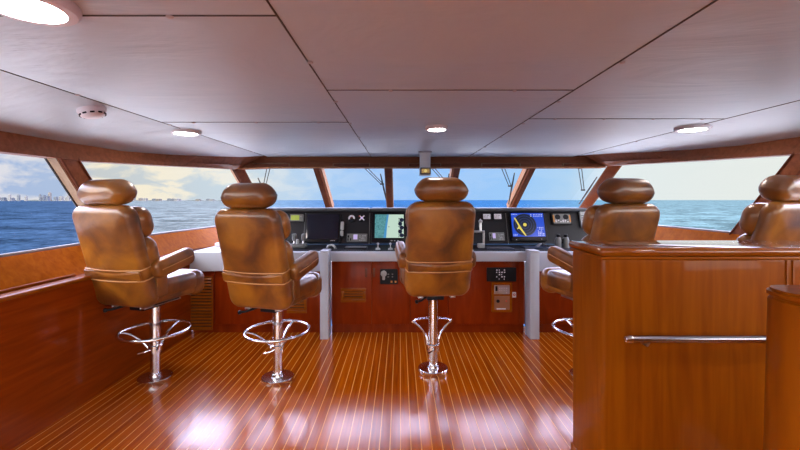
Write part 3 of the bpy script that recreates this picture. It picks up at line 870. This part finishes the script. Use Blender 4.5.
# blank monitor
t, w, h, k = inst('monitor', 'large blank black monitor, screen switched off, in left half of panel', 'monitor', 306, 214.5, 340, 243)
plate(t, 'bezel', w, h*.965, .04, M['bezel'], rc=.012); plate(t, 'screen', w*.93, h*.84, .003, M['darkscreen'], 0, h*.04, .04, .003)
rows(t, 'badge', M['lightgrey'], w*.26, -h*.44, w*.40, -h*.405, 1, 3, .0402, 5)
# handset on its cradle
t, w, h, k = inst('radio_handset', 'slim black and silver handset upright beside the blank monitor', 'handset', 340.5, 222, 344.5, 238)
plate(t, 'cradle', w*1.2, h*.9, .02, M['black']); plate(t, 'body', w*.8, h*.5, .03, M['lightgrey'], 0, h*.2, .02, .012); plate(t, 'earpiece', w*.75, h*.3, .035, M['lightgrey'], 0, -h*.25, .02, .012)
bm = new(); pts = []
for i in range(50):
    a = i*.9; pts.append((.006*math.cos(a)+.004, -h*.45-.0022*i, .03+.006*math.sin(a)))
obj('coiled_cord', tube(bm, pts, .0025, 5), M['black'], t)
# gauges
def gauge(name, label, x0, y0, x1, y1, kind):
    t, w, h, k = inst(name, label, 'gauge', x0, y0, x1, y1)
    r = w/2
    obj('case', lathe(new(), [(r*1.15, 0), (r*1.15, .012), (r*1.0, .018), (0, .018)], 28), M['black'], t)
    if kind == 'arc':
        pts = [(r*.95*math.cos(a*PI/14-.25), r*.95*math.sin(a*PI/14-.25)) for a in range(18)]+[(r*.45*math.cos(a*PI/14-.25), r*.45*math.sin(a*PI/14-.25)) for a in range(17, -1, -1)]
        flat(t, 'dial', pts, M['dialface'], .0185)
        flat(t, 'needle', [(-r*.06, 0), (r*.06, 0), (r*.2, r*.85), (r*.12, r*.87)], M['redmark'], .0202)
    else:
        bm = new()
        for a in range(4):
            poly(bm, rect(-r*.16, r*.25, r*.16, r*1.0), .0012, Matrix.Rotation(PI/4+a*PI/2, 4, 'Z') @ Matrix.Translation((0, 0, .0185)))
        obj('dial', bm, M['dialface'], t); obj('hub', disc(new(), r*.35, .003, (0, 0, .0185)), M['lilac'], t)
        obj('mark', poly(new(), rect(-r*.9, r*.35, -r*.6, r*.7), .001, Matrix.Translation((0, 0, .0205))), M['redmark'], t)
gauge('wind_gauge', 'round gauge with white arc dial above the left autopilot', 348.3, 215.5, 355.3, 222, 'arc')
gauge('compass_gauge', 'round gauge with white cross dial next to the arc gauge', 358.6, 215, 365.4, 221.8, 'cross')
# autopilot heads
for lab, q in (('grey autopilot control with lilac button, between blank monitor and chart screen', (347, 234.3, 367.5, 242)), ('grey autopilot control with lilac button, below the square dials', (488.8, 233, 504, 241))):
    t, w, h, k = inst('autopilot_control', lab, 'control panel', *q)
    plate(t, 'housing', w, h, .025, M['grey']); plate(t, 'display', w*.2, h*.62, .003, M['lilac'], -w*.08 if q[0] < 400 else -w*.18, h*.08, .025, .003)
    rows(t, 'button', M['lightgrey'], w*.12, -h*.38, w*.45, h*.36, 4, 5, .0252, 3); rows(t, 'label', M['black'], -w*.46, -h*.38, -w*.22, h*.36, 2, 2, .0252, 4, .8)
# chart plotter
t, w, h, k = inst('chart_plotter', 'chart plotter screen showing teal water and pale land', 'monitor', 372, 213, 406, 243.5)
plate(t, 'bezel', w, h*.965, .04, M['bezel'], rc=.012)
sx0, sx1, sy0, sy1 = -w*.41, w*.43, -h*.33, h*.41; z = .0405
s_ = flat(t, 'screen', rect(sx0, sy0, sx1, sy1), M['spale'], z)
W_, H_ = sx1-sx0, sy1-sy0
flat(s_, 'chart_water', [(sx0, sy0), (sx0+W_*.30, sy0), (sx0+W_*.36, sy0+H_*.5), (sx0+W_*.42, sy1), (sx0, sy1)], M['steal'], z+.0014)
flat(s_, 'chart_shallows', [(sx0+W_*.30, sy0), (sx0+W_*.40, sy0), (sx0+W_*.42, sy0+H_*.4), (sx0+W_*.48, sy1), (sx0+W_*.42, sy1), (sx0+W_*.36, sy0+H_*.5)], M['sdeep'], z+.0014)
flat(s_, 'data_column', rect(sx1-W_*.19, sy0, sx1, sy1-H_*.10), M['spale'], z+.0014)
bm = new()
for i in range(5): lathe(bm, [(W_*.075, 0), (W_*.075, .001)], 12, (sx1-W_*(.12 if i % 2 else .07), sy0+H_*(.1+.165*i), z+.003))
obj('data_icon', bm, M['snavy'], s_)
rows(s_, 'data_text', M['snavy'], sx1-W_*.18, sy0+H_*.03, sx1-W_*.01, sy1-H_*.12, 12, 2, z+.003, 9, .5)
obj('ship_mark', disc(new(), .006, .001, (W_*.0, H_*.02, z+.002), 10), M['snavy'], s_)
rows(t, 'badge', M['lightgrey'], w*.05, -h*.43, w*.34, -h*.395, 1, 3, .0402, 6)
# square dials
for lab, q in (('square pale dial at left of the pair beside the joystick', (483, 214.5, 490.2, 219.4)), ('square pale dial at right of the pair, nearer the radar', (493.7, 214.4, 501, 219.4))):
    t, w, h, k = inst('square_gauge', lab, 'gauge', *q)
    plate(t, 'case', w*1.2, h*1.35, .016, M['black']); plate(t, 'dial', w, h, .003, M['dialface'], 0, 0, .016, .004)
    rows(t, 'marking', M['grey'], -w*.4, -h*.35, w*.42, h*.38, 3, 4, .0192, 8, .5)
# radar
t, w, h, k = inst('radar_display', 'radar screen in blue with dark rings and a yellow sweep trace', 'monitor', 510, 212.6, 545, 241.5)
plate(t, 'bezel', w, h*.965, .04, M['bezel'], rc=.012)
sx0, sx1, sy0, sy1 = -w*.47, w*.45, -h*.35, h*.44; z = .0405; W_, H_ = sx1-sx0, sy1-sy0
s_ = flat(t, 'screen', rect(sx0, sy0, sx1, sy1), M['sblue'], z)
cx, cy, r = sx0+W_*.40, sy0+H_*.50, H_*.475
obj('radar_field', disc(new(), r, .001, (cx, cy, z+.0014), 48), M['snavy'], s_)
for f in (.36, .58, .8, 1.0): obj('range_ring', ring(new(), r*f-.004, r*f, .001, (cx, cy, z+.0026)), M['sring'], s_)
obj('own_ship', disc(new(), .022, .001, (cx, cy, z+.004), 20), M['syellow'], s_)
flat(s_, 'echo_trace', [(cx-r*.90, cy+r*.62), (cx-r*.78, cy+r*.62), (cx-r*.35, cy-r*.25), (cx+r*.05, cy-r*.97), (cx-r*.05, cy-r*1.0), (cx-r*.5, cy-r*.35), (cx-r*.72, cy-r*.40), (cx-r*.55, cy-r*.12)], M['syellow'], z+.004)
rows(s_, 'data_text', M['swhite'], sx1-W_*.40, sy1-H_*.16, sx1-W_*.02, sy1-H_*.02, 2, 8, z+.004, 11)
rows(s_, 'data_text', M['swhite'], sx1-W_*.22, sy0+H_*.04, sx1-W_*.02, sy0+H_*.42, 6, 4, z+.004, 12)
rows(s_, 'data_text', M['swhite'], sx0+W_*.02, sy1-H_*.08, sx0+W_*.22, sy1-H_*.02, 1, 4, z+.004, 13)
rows(s_, 'data_text', M['swhite'], sx0+W_*.02, sy0+H_*.03, sx0+W_*.16, sy0+H_*.12, 2, 3, z+.004, 14)
rows(t, 'badge', M['lightgrey'], -w*.45, -h*.46, -w*.34, -h*.42, 1, 2, .0402, 15); rows(t, 'indicator_lamp', M['lightgrey'], w*.32, -h*.44, w*.36, -h*.40, 1, 1, .0402, 16)
# engine display
t, w, h, k = inst('engine_display', 'rectangular grey engine display with orange side marks, right of radar', 'display', 551, 213.5, 571, 225)
plate(t, 'housing', w, h, .022, M['black']); plate(t, 'rim', w*.86, h*.82, .003, M['grey'], 0, 0, .022, .012)
bm = new()
for sx in (-1, 1): lathe(bm, [(h*.22, 0), (h*.22, .002)], 18, (sx*w*.20, h*.14, .0252))
obj('dial', bm, M['black'], t)
rows(t, 'readout', M['dialface'], -w*.33, -h*.30, w*.36, -h*.06, 2, 6, .0252, 17, .6)
bm = new()
for sx in (-1, 1): poly(bm, rect(sx*w*.40-.008, -h*.3, sx*w*.40+.008, h*.3), .002, Matrix.Translation((0, 0, .0252)))
obj('side_mark', bm, M['orange'], t)
# grey speaker at the panel's end
t, w, h, k = inst('panel_speaker', 'narrow pale grey upright unit at the right end of panel', 'speaker', 579.5, 212.5, 587, 228)
plate(t, 'housing', w, h, .035, M['lightgrey']); rows(t, 'grille_slot', M['black'], -w*.4, -h*.4, w*.45, h*.42, 8, 1, .0352, 18, .4)

# ------------------------------------------------------------------ things on the counters
TOP = .8975
def at(px, Y): return Vector(((px-400)/400*Y, Y, TOP))
# silver joystick stand
p = at(481, 4.62)
t = thing('throttle_stand', 'silver T-shaped throttle stand on the counter right of the middle chair', 'throttle', p)
obj('base', slab(new(), .075, .09, .05, .012, .01, mat=Matrix.Translation((.0, 0, .025)), n=3), M['lightgrey'], t)
obj('post', tube(new(), [(.035, .02, 0), (.035, .02, .18)], .013, 10), M['steel'], t)
obj('crossbar', tube(new(), [(-.075, .02, .185), (.045, .02, .185)], .014, 10), M['steel'], t)
obj('lever', tube(new(), [(.0, .02, .19), (-.002, .03, .25), (.0, .03, .30)], [.013, .017, .015], 10), M['steel'], t)
obj('knob', lathe(new(), [(0, .28), (.022, .29), (.024, .31), (.0, .335)], 14, (0, .03, 0)), M['lightgrey'], t)
# two little joysticks
for px, lab in ((378, 'little silver joystick on counter, further from the middle chair'), (390.5, 'little silver joystick on counter, right next to the middle chair')):
    t = thing('joystick', lab, 'joystick', at(px, 4.45))
    obj('base', lathe(new(), [(.026, 0), (.026, .012), (.018, .02), (0, .02)], 18), M['lightgrey'], t)
    obj('stem', tube(new(), [(0, 0, .018), (0, .004, .055)], .005, 8), M['steel'], t)
    obj('ball', lathe(new(), [(0, .05), (.010, .055), (.013, .065), (.010, .075), (0, .08)], 12, (0, .004, 0)), M['lightgrey'], t)
# keyboards and books
def keyboard(label, px, Y, w, mat):
    t = thing('keyboard', label, 'keyboard', at(px, Y)); obj('case', box(new(), -w/2, w/2, -.075, .075, 0, .018, .005), mat, t)
    bm = new()
    for r in range(4):
        for c in range(12): box(bm, -w/2+.012+c*(w-.024)/12, -w/2+.012+(c+.85)*(w-.024)/12, -.062+r*.032, -.036+r*.032, .0182, .023)
    obj('key', bm, M['grey'], t)
keyboard('low black keyboard on counter below the left autopilot', 356, 4.55, .26, M['black'])
t = thing('chart_folder', 'flat navy folder lying on counter below the radar bezel', 'folder', at(499, 4.52))
obj('cover', box(new(), -.15, .15, -.10, .10, 0, .014, .003), M['navy'], t); obj('sheet', box(new(), -.14, .13, -.09, .108, .0145, .019, .001), M['panel'], t)
t = thing('chart_folder', 'flat navy folder lying on counter, under the curled paper', 'folder', at(535, 4.60))
obj('cover', box(new(), -.13, .15, -.10, .10, 0, .014, .003), M['navy'], t)
bm = new(); A = []; B = []
for k in range(9):
    u = k/8; A.append((-.05+.11*u, -.05, .004+.045*math.sin(u*PI)**2)); B.append((-.05+.11*u, .06, .002+.03*math.sin(u*PI)**2))
sheet(bm, A, B, (0, 0, .0012))
o = obj('note_paper', bm, M['paper']); o.location = at(541, 4.60)+Vector((0, 0, .0145)); tag(o, 'curled sheet of pale paper on the navy folder by the right post', 'paper')
t = thing('handset', 'curved pale handset lying on counter above the left white post', 'handset', at(331, 4.52))
obj('grip', tube(new(), [(-.045, 0, .012), (-.03, .01, .032), (0, .015, .042), (.03, .01, .034), (.05, 0, .014)], [.012, .014, .014, .014, .012], 10), M['lightgrey'], t)
obj('cup', lathe(new(), [(.018, 0), (.02, .012), (0, .02)], 14, (.05, 0, 0)), M['grey'], t)
# twin lever engine control, left
p = at(298.5, 4.62); t = thing('engine_control', 'grey twin lever engine control on counter left of blank monitor', 'control lever', p)
obj('housing', box(new(), -.09, .09, -.07, .07, 0, .05, .018, 3), M['grey'], t)
for sx in (-1, 1):
    l = obj('lever', tube(new(), [(sx*.052, 0, .045), (sx*.054, .02, .09)], .010, 10), M['steel'], t)
    obj('grip', slab(new(), .05, .085, .05, .018, .014, mat=Matrix.Translation((sx*.054, .025, .12)) @ ZC, n=4), M['grey'], l)
bm = new(); lathe(bm, [(.018, 0), (.016, .05), (0, .055)], 14, (.0, -.045, .05)); obj('knob', bm, M['lightgrey'], t)
# binoculars, right
p = at(562, 4.62); t = thing('binoculars', 'dark grey binoculars standing upright on counter below engine display', 'binoculars', p)
for sx in (-1, 1):
    b = obj('barrel', lathe(new(), [(.036, 0), (.037, .02), (.035, .05), (.036, .09), (.028, .115), (.022, .125), (0, .125)], 20, (sx*.045, 0, 0)), M['grey'], t)
    obj('eyepiece', lathe(new(), [(.019, .125), (.021, .13), (.021, .155), (.015, .158), (0, .15)], 16, (sx*.042, 0, 0)), M['black'], b)
obj('bridge', box(new(), -.02, .02, -.012, .012, .05, .11, .005), M['black'], t)
# small white box on left wing
t = thing('socket_box', 'little white box at the back edge of left wing counter', 'box', (-2.16, 4.80, .8935))
obj('body', box(new(), -.05, .05, -.035, .035, 0, .045, .008), M['whiteplastic'], t); obj('plug', box(new(), -.065, -.05, -.012, .012, .012, .034, .003), M['redmark'], t)

# ------------------------------------------------------------------ things on the cabinet fronts
def onfront(name, label, cat, x0, y0, x1, y1):
    X0, X1, Z0, Z1 = PX(x0), PX(x1), PZ(y1), PZ(y0)
    t = thing(name, label, cat, mat=Matrix.Translation(((X0+X1)/2, CF-.001, (Z0+Z1)/2)) @ ZC)
    return t, X1-X0, Z1-Z0
t, w, h = onfront('power_outlet', 'small black socket panel with round pale plug on door left of middle chair', 'outlet', 380, 268.8, 397.8, 284)
plate(t, 'plate', w, h, .012, M['black'], rc=.012)
obj('round_socket', lathe(new(), [(w*.17, 0), (w*.17, .012), (w*.11, .02), (0, .02)], 20, (-w*.29, h*.20, .012)), M['lightgrey'], t)
plate(t, 'plug', w*.15, h*.25, .02, M['lightgrey'], -w*.29, -h*.08, .012)
rows(t, 'label', M['grey'], -w*.08, -h*.05, w*.40, h*.3, 2, 2, .0122, 21, .4); rows(t, 'switch', M['orange'], w*.10, -h*.40, w*.44, -h*.24, 1, 3, .0122, 25, .8)
t, w, h = onfront('alarm_panel', 'black alarm panel with rows of small white text right of middle chair', 'panel', 486.5, 267.3, 516, 281.3)
plate(t, 'plate', w, h, .014, M['black'], rc=.004); rows(t, 'text_row', M['dialface'], -w*.18, -h*.36, w*.16, h*.44, 5, 4, .0142, 22, .5)
t, w, h = onfront('fuse_box', 'bronze fire panel with pale upper display, below the black alarm panel', 'control box', 491, 281.8, 511.5, 311.5)
plate(t, 'case', w, h, .03, M['wood_x'], rc=.006)
plate(t, 'upper_plate', w*.74, h*.30, .004, M['steel'], 0, h*.26, .03, .004); plate(t, 'lower_plate', w*.74, h*.46, .004, M['fixtureplate'], 0, -h*.18, .03, .004)
plate(t, 'handle', w*.10, h*.16, .012, M['black'], -w*.28, h*.30, .034, .003)
rows(t, 'label', M['dialface'], -w*.14, h*.14, w*.3, h*.36, 3, 4, .0342, 23, .5); rows(t, 'name_strip', M['dialface'], -w*.26, -h*.40, w*.18, -h*.36, 1, 6, .0342, 24, .9)
obj('key_lock', lathe(new(), [(w*.08, 0), (w*.08, .008), (0, .01)], 14, (-w*.2, -h*.12, .034)), M['black'], t); obj('lamp', lathe(new(), [(w*.04, 0), (w*.04, .005), (0, .006)], 10, (w*.2, -h*.12, .034)), M['redmark'], t)
t, w, h = onfront('warning_sticker', 'tiny white and red square sticker beside the bronze fire panel', 'sticker', 512.2, 292, 516, 297.4)
plate(t, 'backing', w, h, .003, M['whiteplastic'], rc=.002); obj('emblem', ring(new(), w*.16, w*.34, .001, (w*.02, 0, .003), 16), M['redmark'], t)

# ------------------------------------------------------------------ ceiling fixtures
def lamp(label, x, y, r):
    t = thing('ceiling_light', label, 'ceiling light', (x, y, 2.05), group='round ceiling lights')
    obj('rim', lathe(new(), [(r, -.0005), (r, -.014), (r*.93, -.026), (r*.74, -.028), (r*.74, -.001)], 40), M['whiteplastic'], t)
    obj('diffuser', lathe(new(), [(r*.73, -.002), (r*.73, -.025), (r*.55, -.030), (0, -.033)][::-1], 40), M['lampglow'], t)
    return t
lamp('large round ceiling light, partly cut off at the upper left corner', -1.125, 1.20, .135)
lamp('round ceiling light near the left corner, past the smoke detector', -1.88+.02, 3.47, .125)
lamp('smallest round ceiling light, just aft of the hanging compass', .30, 3.27, .095)
lamp('round ceiling light above the right hand window', 2.42-.02, 3.28, .13)
for x, y in ((.3, -.6), (-1.2, -1.6), (1.7, -1.6), (1.7, 1.0)):  # extra unseen lamps, added to brighten the room
    lamp('round ceiling light added out of view to brighten the room', x, y, .13)
t = thing('smoke_detector', 'white round smoke detector on the ceiling by the left seam', 'smoke detector', (-1.95, 2.53, 2.019))
obj('base', lathe(new(), [(.078, .012), (.078, -.01), (.073, -.016), (0, -.016)], 32), M['whiteplastic'], t)
obj('sensor_cap', lathe(new(), [(.069, -.017), (.064, -.036), (.045, -.046), (0, -.048)], 32), M['whiteplastic'], t)
for k in range(10):
    a = k*2*PI/10; bm = box(new(), -.012, .012, -.004, .004, -.036, -.026, .002, 1, Matrix.Rotation(a, 4, 'Z') @ Matrix.Translation((0, -.0675, 0)))
    obj('intake_slot', bm, M['black'], t)
t.rotation_euler = (0, math.radians(-13), 0)
# overhead compass tube
t = thing('overhead_compass', 'grey overhead compass tube hanging from ceiling with a lit brass window', 'compass', (.31, 4.95, 2.05))
obj('tube', lathe(new(), [(.0, -.30), (.070, -.30), (.072, -.20), (.066, -.195), (.068, -.0005), (0, -.0005)][::1], 32), M['tubegrey'], t)
obj('flange', lathe(new(), [(.085, -.0008), (.085, -.016), (.069, -.02), (.069, -.0008)], 32), M['lightgrey'], t)
obj('window_bezel', box(new(), -.066, .066, -.092, -.055, -.29, -.205, .01), M['grey'], t)
obj('reading_window', slab(new(), .10, .06, .008, .015, .003, mat=Matrix.Translation((0, -.0965, -.246)) @ ZC, n=4), M['brass'], t)
obj('lens', lathe(new(), [(.018, 0), (.014, .006), (0, .008)], 16, (0, -.101, -.246), Matrix.Rotation(PI/2, 4, 'X')), M['amber'], t)

# ------------------------------------------------------------------ wipers outside the front panes
def wiper(label, p0, p1, b0, b1):
    def F(px, py, d=.16):                 # a point just outside the raked glass
        b = -(py-200)/400
        s = (FY+d+(FZ-CAMZ)*K_F)/(1+b*K_F)
        return Vector(((px-400)/400*s, s, CAMZ+b*s))
    a, c, e, f = F(*p0), F(*p1), F(*b0), F(*b1)
    t = thing('wiper', label, 'wiper', a)
    off = Vector((.045, 0, 0))
    for sg in (-.5, .5):
        obj('arm', tube(new(), [off*sg, c-a+off*sg*.8], .006, 6), M['rubber'], t)
    bl = obj('blade', tube(new(), [e-a, e.lerp(f, .5)-a, f-a], [.008, .014, .009], 6), M['rubber'], t)
    obj('pivot', lathe(new(), [(.03, -.012), (.03, .012), (0, .016)], 12, (0, 0, .0)), M['rubber'], t)
    obj('clip', box(new(), -.03, .03, -.012, .012, -.012, .012, .003, 1, Matrix.Translation(c-a)), M['rubber'], t)
wiper('black wiper outside the front pane nearest the left corner', (268.5, 168), (264, 188), (258, 178), (270, 204))
wiper('black wiper outside the pane left of the middle post', (366, 168), (382, 184), (380.5, 174), (387, 203))
wiper('black wiper outside the middle front pane behind the hanging compass', (433, 168), (447, 184), (449, 174), (446, 203))
wiper('black wiper outside the front pane above the square dials', (503, 168), (510, 186), (514.5, 173), (508.5, 204))
wiper('black wiper outside the front pane above the engine display', (580, 168), (583, 190), (597, 177), (579, 204))

# ------------------------------------------------------------------ wooden partitions at right
PX0, PX1, PY0, PY1, PT = .957, 2.2, 1.905, 2.27, 1.222
t = thing('partition_cabinet', 'large varnished cherry half wall in front of the right hand chairs', 'partition', ((PX0+PX1)/2, (PY0+PY1)/2, 0)); o = t.location
bm = new(); box(bm, PX0+.012-o.x, PX1-o.x, PY0+.012-o.y, PY1-.012-o.y, 0, PT-.045, .022, 4); obj('body', bm, M['wood'], t)
bm = box(new(), PX0-.004-o.x, PX1+.004-o.x, PY0-.006-o.y, PY1+.004-o.y, PT-.042, PT, .019, 4); obj('top_cap', bm, M['woodtop'], t)
bm = box(new(), PX0+.004-o.x, PX1-o.x, PY0+.004-o.y, PY1-.004-o.y, PT-.058, PT-.0425, .006, 2); obj('cap_moulding', bm, M['wood_x'], t)
bm = new(); box(bm, PX0+.006-o.x, PX1-o.x, PY0+.005-o.y, PY1-.006-o.y, 0, .085, .006); obj('base_moulding', bm, M['wood_x'], t)
bm = new(); X = (788-400)/400*PY0
for a in (0, .03): box(bm, X+a-o.x, X+a+.008-o.x, PY0+.006-o.y, PY0+.013-o.y, .09, PT-.06, .003)
obj('panel_bead', bm, M['wood'], t)
ry, rz = 1.835, CAMZ-139/400*1.835
x0 = (629-400)/400*ry
t = thing('handrail', 'polished steel handrail fixed across the front of the cherry half wall', 'handrail', (x0, ry, rz))
obj('rail', tube(new(), [(0, 0, 0), (.002, 0, 0), (.9, 0, 0)], [.013, .0175, .0175], 16), M['rail_steel'], t)
obj('end_cap', lathe(new(), [(0, -.022), (.014, -.018), (.0195, -.004), (.0195, .012), (0, .012)], 18, (0, 0, 0), Matrix.Rotation(PI/2, 4, 'Y')), M['chrome'], t)
for bx in (.09, .8):
    obj('bracket', tube(new(), [(bx, .0, -.016), (bx, .01, -.032), (bx, .074, -.034)], .007, 8), M['steel'], t)

QT = 1.25
t = thing('stair_partition', 'nearest cherry partition end with rounded top edge at bottom right corner', 'partition', (1.35, .87, 0))
def pprof(x0, x1, y0, y1, r, n=8):
    p = []
    for k in range(n+1):
        a = PI*.5+PI*k/n*1.0
        p.append((x0+r+r*math.cos(a), (y0+y1)/2+(y1-y0)/2*math.sin(a)))
    return p+[(x1, y0), (x1, y1)]
bm = poly(new(), pprof(-.515, .6, -.065, .075, .05), QT-.0205); bmesh.ops.bevel(bm, geom=[e for e in bm.edges if abs(e.verts[0].co.z-e.verts[1].co.z) < 1e-5], offset=.004, segments=1, affect='EDGES')
for v in bm.verts: v.co.x -= .035*(1-v.co.z/QT) if v.co.x < 0 else 0
obj('body', bm, M['wood'], t)
bm = poly(new(), pprof(-.517, .605, -.068, .078, .052),   .020, Matrix.Translation((0, 0, QT-.020))); bmesh.ops.bevel(bm, geom=[e for e in bm.edges if abs(e.verts[0].co.z-e.verts[1].co.z) < 1e-5], offset=.006, segments=3, affect='EDGES')
obj('top_cap', bm, M['wood_x'], t)
bm = new()
box(bm, -.43, -.42, -.070, -.0655, .0, QT-.06, .002); box(bm, -.40, .55, -.074, -.0655, .80, .90, .004); box(bm, -.37, .55, -.080, -.0745, .815, .885, .004)
obj('raised_panel', bm, M['wood'], t)

# ------------------------------------------------------------------ sky
w = bpy.data.worlds.new('sky'); sc.world = w; w.use_nodes = True; nt = w.node_tree; nt.nodes.clear()
out = nd(nt, 'ShaderNodeOutputWorld'); bg = nd(nt, 'ShaderNodeBackground'); nt.links.new(bg.outputs[0], out.inputs[0])
tc = nd(nt, 'ShaderNodeTexCoord'); sp = nd(nt, 'ShaderNodeSeparateXYZ'); nt.links.new(tc.outputs['Generated'], sp.inputs[0])
mr = nd(nt, 'ShaderNodeMapRange'); mr.inputs['From Min'].default_value = -1; nt.links.new(sp.outputs['X'], mr.inputs['Value'])
def u(a): return (a/math.sqrt(1+a*a)+1)/2
HOR = [(0, (.42, .52, .72)), (u(-1), (.40, .50, .72)), (u(-.82), (.42, .52, .72)), (u(-.76), (.58, .60, .60)), (u(-.5), (.58, .66, .73)), (u(-.36), (.60, .70, .78)), (u(-.18), (.40, .60, .88)), (u(0), (.32, .54, .92)), (u(.3), (.34, .58, .92)), (u(.42), (.42, .64, .88)), (u(.55), (.76, .82, .82)), (u(1), (.80, .82, .78)), (1, (.7, .74, .74))]
r1 = ramp(nt, HOR); nt.links.new(mr.outputs['Result'], r1.inputs['Fac'])
# clouds
mp = nd(nt, 'ShaderNodeMapping'); mp.inputs['Scale'].default_value = (1, 1, 2.6); nt.links.new(tc.outputs['Generated'], mp.inputs['Vector'])
n1 = nd(nt, 'ShaderNodeTexNoise'); n1.inputs['Scale'].default_value = 11; n1.inputs['Detail'].default_value = 7; n1.inputs['Roughness'].default_value = .55; n1.inputs['Distortion'].default_value = .4
nt.links.new(mp.outputs['Vector'], n1.inputs['Vector'])
cr_ = ramp(nt, [(.43, (0, 0, 0)), (.55, (1, 1, 1))]); nt.links.new(n1.outputs['Fac'], cr_.inputs['Fac'])
amt = ramp(nt, [(0, (.85,)*3), (u(-.8), (.9,)*3), (u(-.45), (.75,)*3), (u(-.3), (.35,)*3), (u(-.1), (.12,)*3), (u(.45), (.06,)*3), (u(1), (.15,)*3)]); nt.links.new(mr.outputs['Result'], amt.inputs['Fac'])
cm = nd(nt, 'ShaderNodeMath', operation='MULTIPLY'); nt.links.new(cr_.outputs['Color'], cm.inputs[0]); nt.links.new(amt.outputs['Color'], cm.inputs[1])
cc_ = ramp(nt, [(u(-1), (.76, .74, .78)), (u(-.82), (.78, .74, .74)), (u(-.74), (1.0, .86, .62)), (u(-.4), (.95, .88, .76)), (u(0), (.75, .82, .95)), (u(1), (.85, .84, .80))]); nt.links.new(mr.outputs['Result'], cc_.inputs['Fac'])
mx = nd(nt, 'ShaderNodeMix', data_type='RGBA'); nt.links.new(cm.outputs[0], mx.inputs['Factor']); nt.links.new(r1.outputs['Color'], mx.inputs['A']); nt.links.new(cc_.outputs['Color'], mx.inputs['B'])
# the sky grows much brighter above the haze, and towards the sun behind the boat
el = nd(nt, 'ShaderNodeMapRange', interpolation_type='SMOOTHSTEP'); el.inputs['From Min'].default_value = .13; el.inputs['From Max'].default_value = .40
nt.links.new(sp.outputs['Z'], el.inputs['Value'])
e2 = nd(nt, 'ShaderNodeMapRange', interpolation_type='SMOOTHSTEP'); e2.inputs['From Min'].default_value = .50; e2.inputs['From Max'].default_value = .75
e2.inputs['To Min'].default_value = 1; e2.inputs['To Max'].default_value = .12; nt.links.new(sp.outputs['Z'], e2.inputs['Value'])
em = nd(nt, 'ShaderNodeMath', operation='MULTIPLY'); nt.links.new(el.outputs['Result'], em.inputs[0]); nt.links.new(e2.outputs['Result'], em.inputs[1])
hi = nd(nt, 'ShaderNodeMix', data_type='RGBA'); nt.links.new(em.outputs[0], hi.inputs['Factor']); nt.links.new(mx.outputs['Result'], hi.inputs['A'])
HI = (12.5, 12.4, 18); hi.inputs['B'].default_value = (*HI, 1)
bk = nd(nt, 'ShaderNodeMapRange', interpolation_type='SMOOTHSTEP'); bk.inputs['From Min'].default_value = .05; bk.inputs['From Max'].default_value = -.45
nt.links.new(sp.outputs['Y'], bk.inputs['Value'])
up = nd(nt, 'ShaderNodeMapRange', interpolation_type='SMOOTHSTEP'); up.inputs['From Min'].default_value = -.02; up.inputs['From Max'].default_value = .05; nt.links.new(sp.outputs['Z'], up.inputs['Value'])
bm_ = nd(nt, 'ShaderNodeMath', operation='MULTIPLY'); nt.links.new(bk.outputs['Result'], bm_.inputs[0]); nt.links.new(up.outputs['Result'], bm_.inputs[1])
fin = nd(nt, 'ShaderNodeMix', data_type='RGBA'); nt.links.new(bm_.outputs[0], fin.inputs['Factor']); nt.links.new(hi.outputs['Result'], fin.inputs['A']); fin.inputs['B'].default_value = (8, 7.8, 7.7, 1)
nt.links.new(fin.outputs['Result'], bg.inputs['Color']); bg.inputs['Strength'].default_value = 1
try: w.cycles.sampling_method = 'MANUAL'; w.cycles.sample_map_resolution = 1024
except Exception: pass

vs = sc.view_settings
sc.display_settings.display_device = 'sRGB'
vs.view_transform = 'Standard'; vs.look = 'None'; vs.exposure = .08; vs.gamma = 1; vs.use_curve_mapping = False
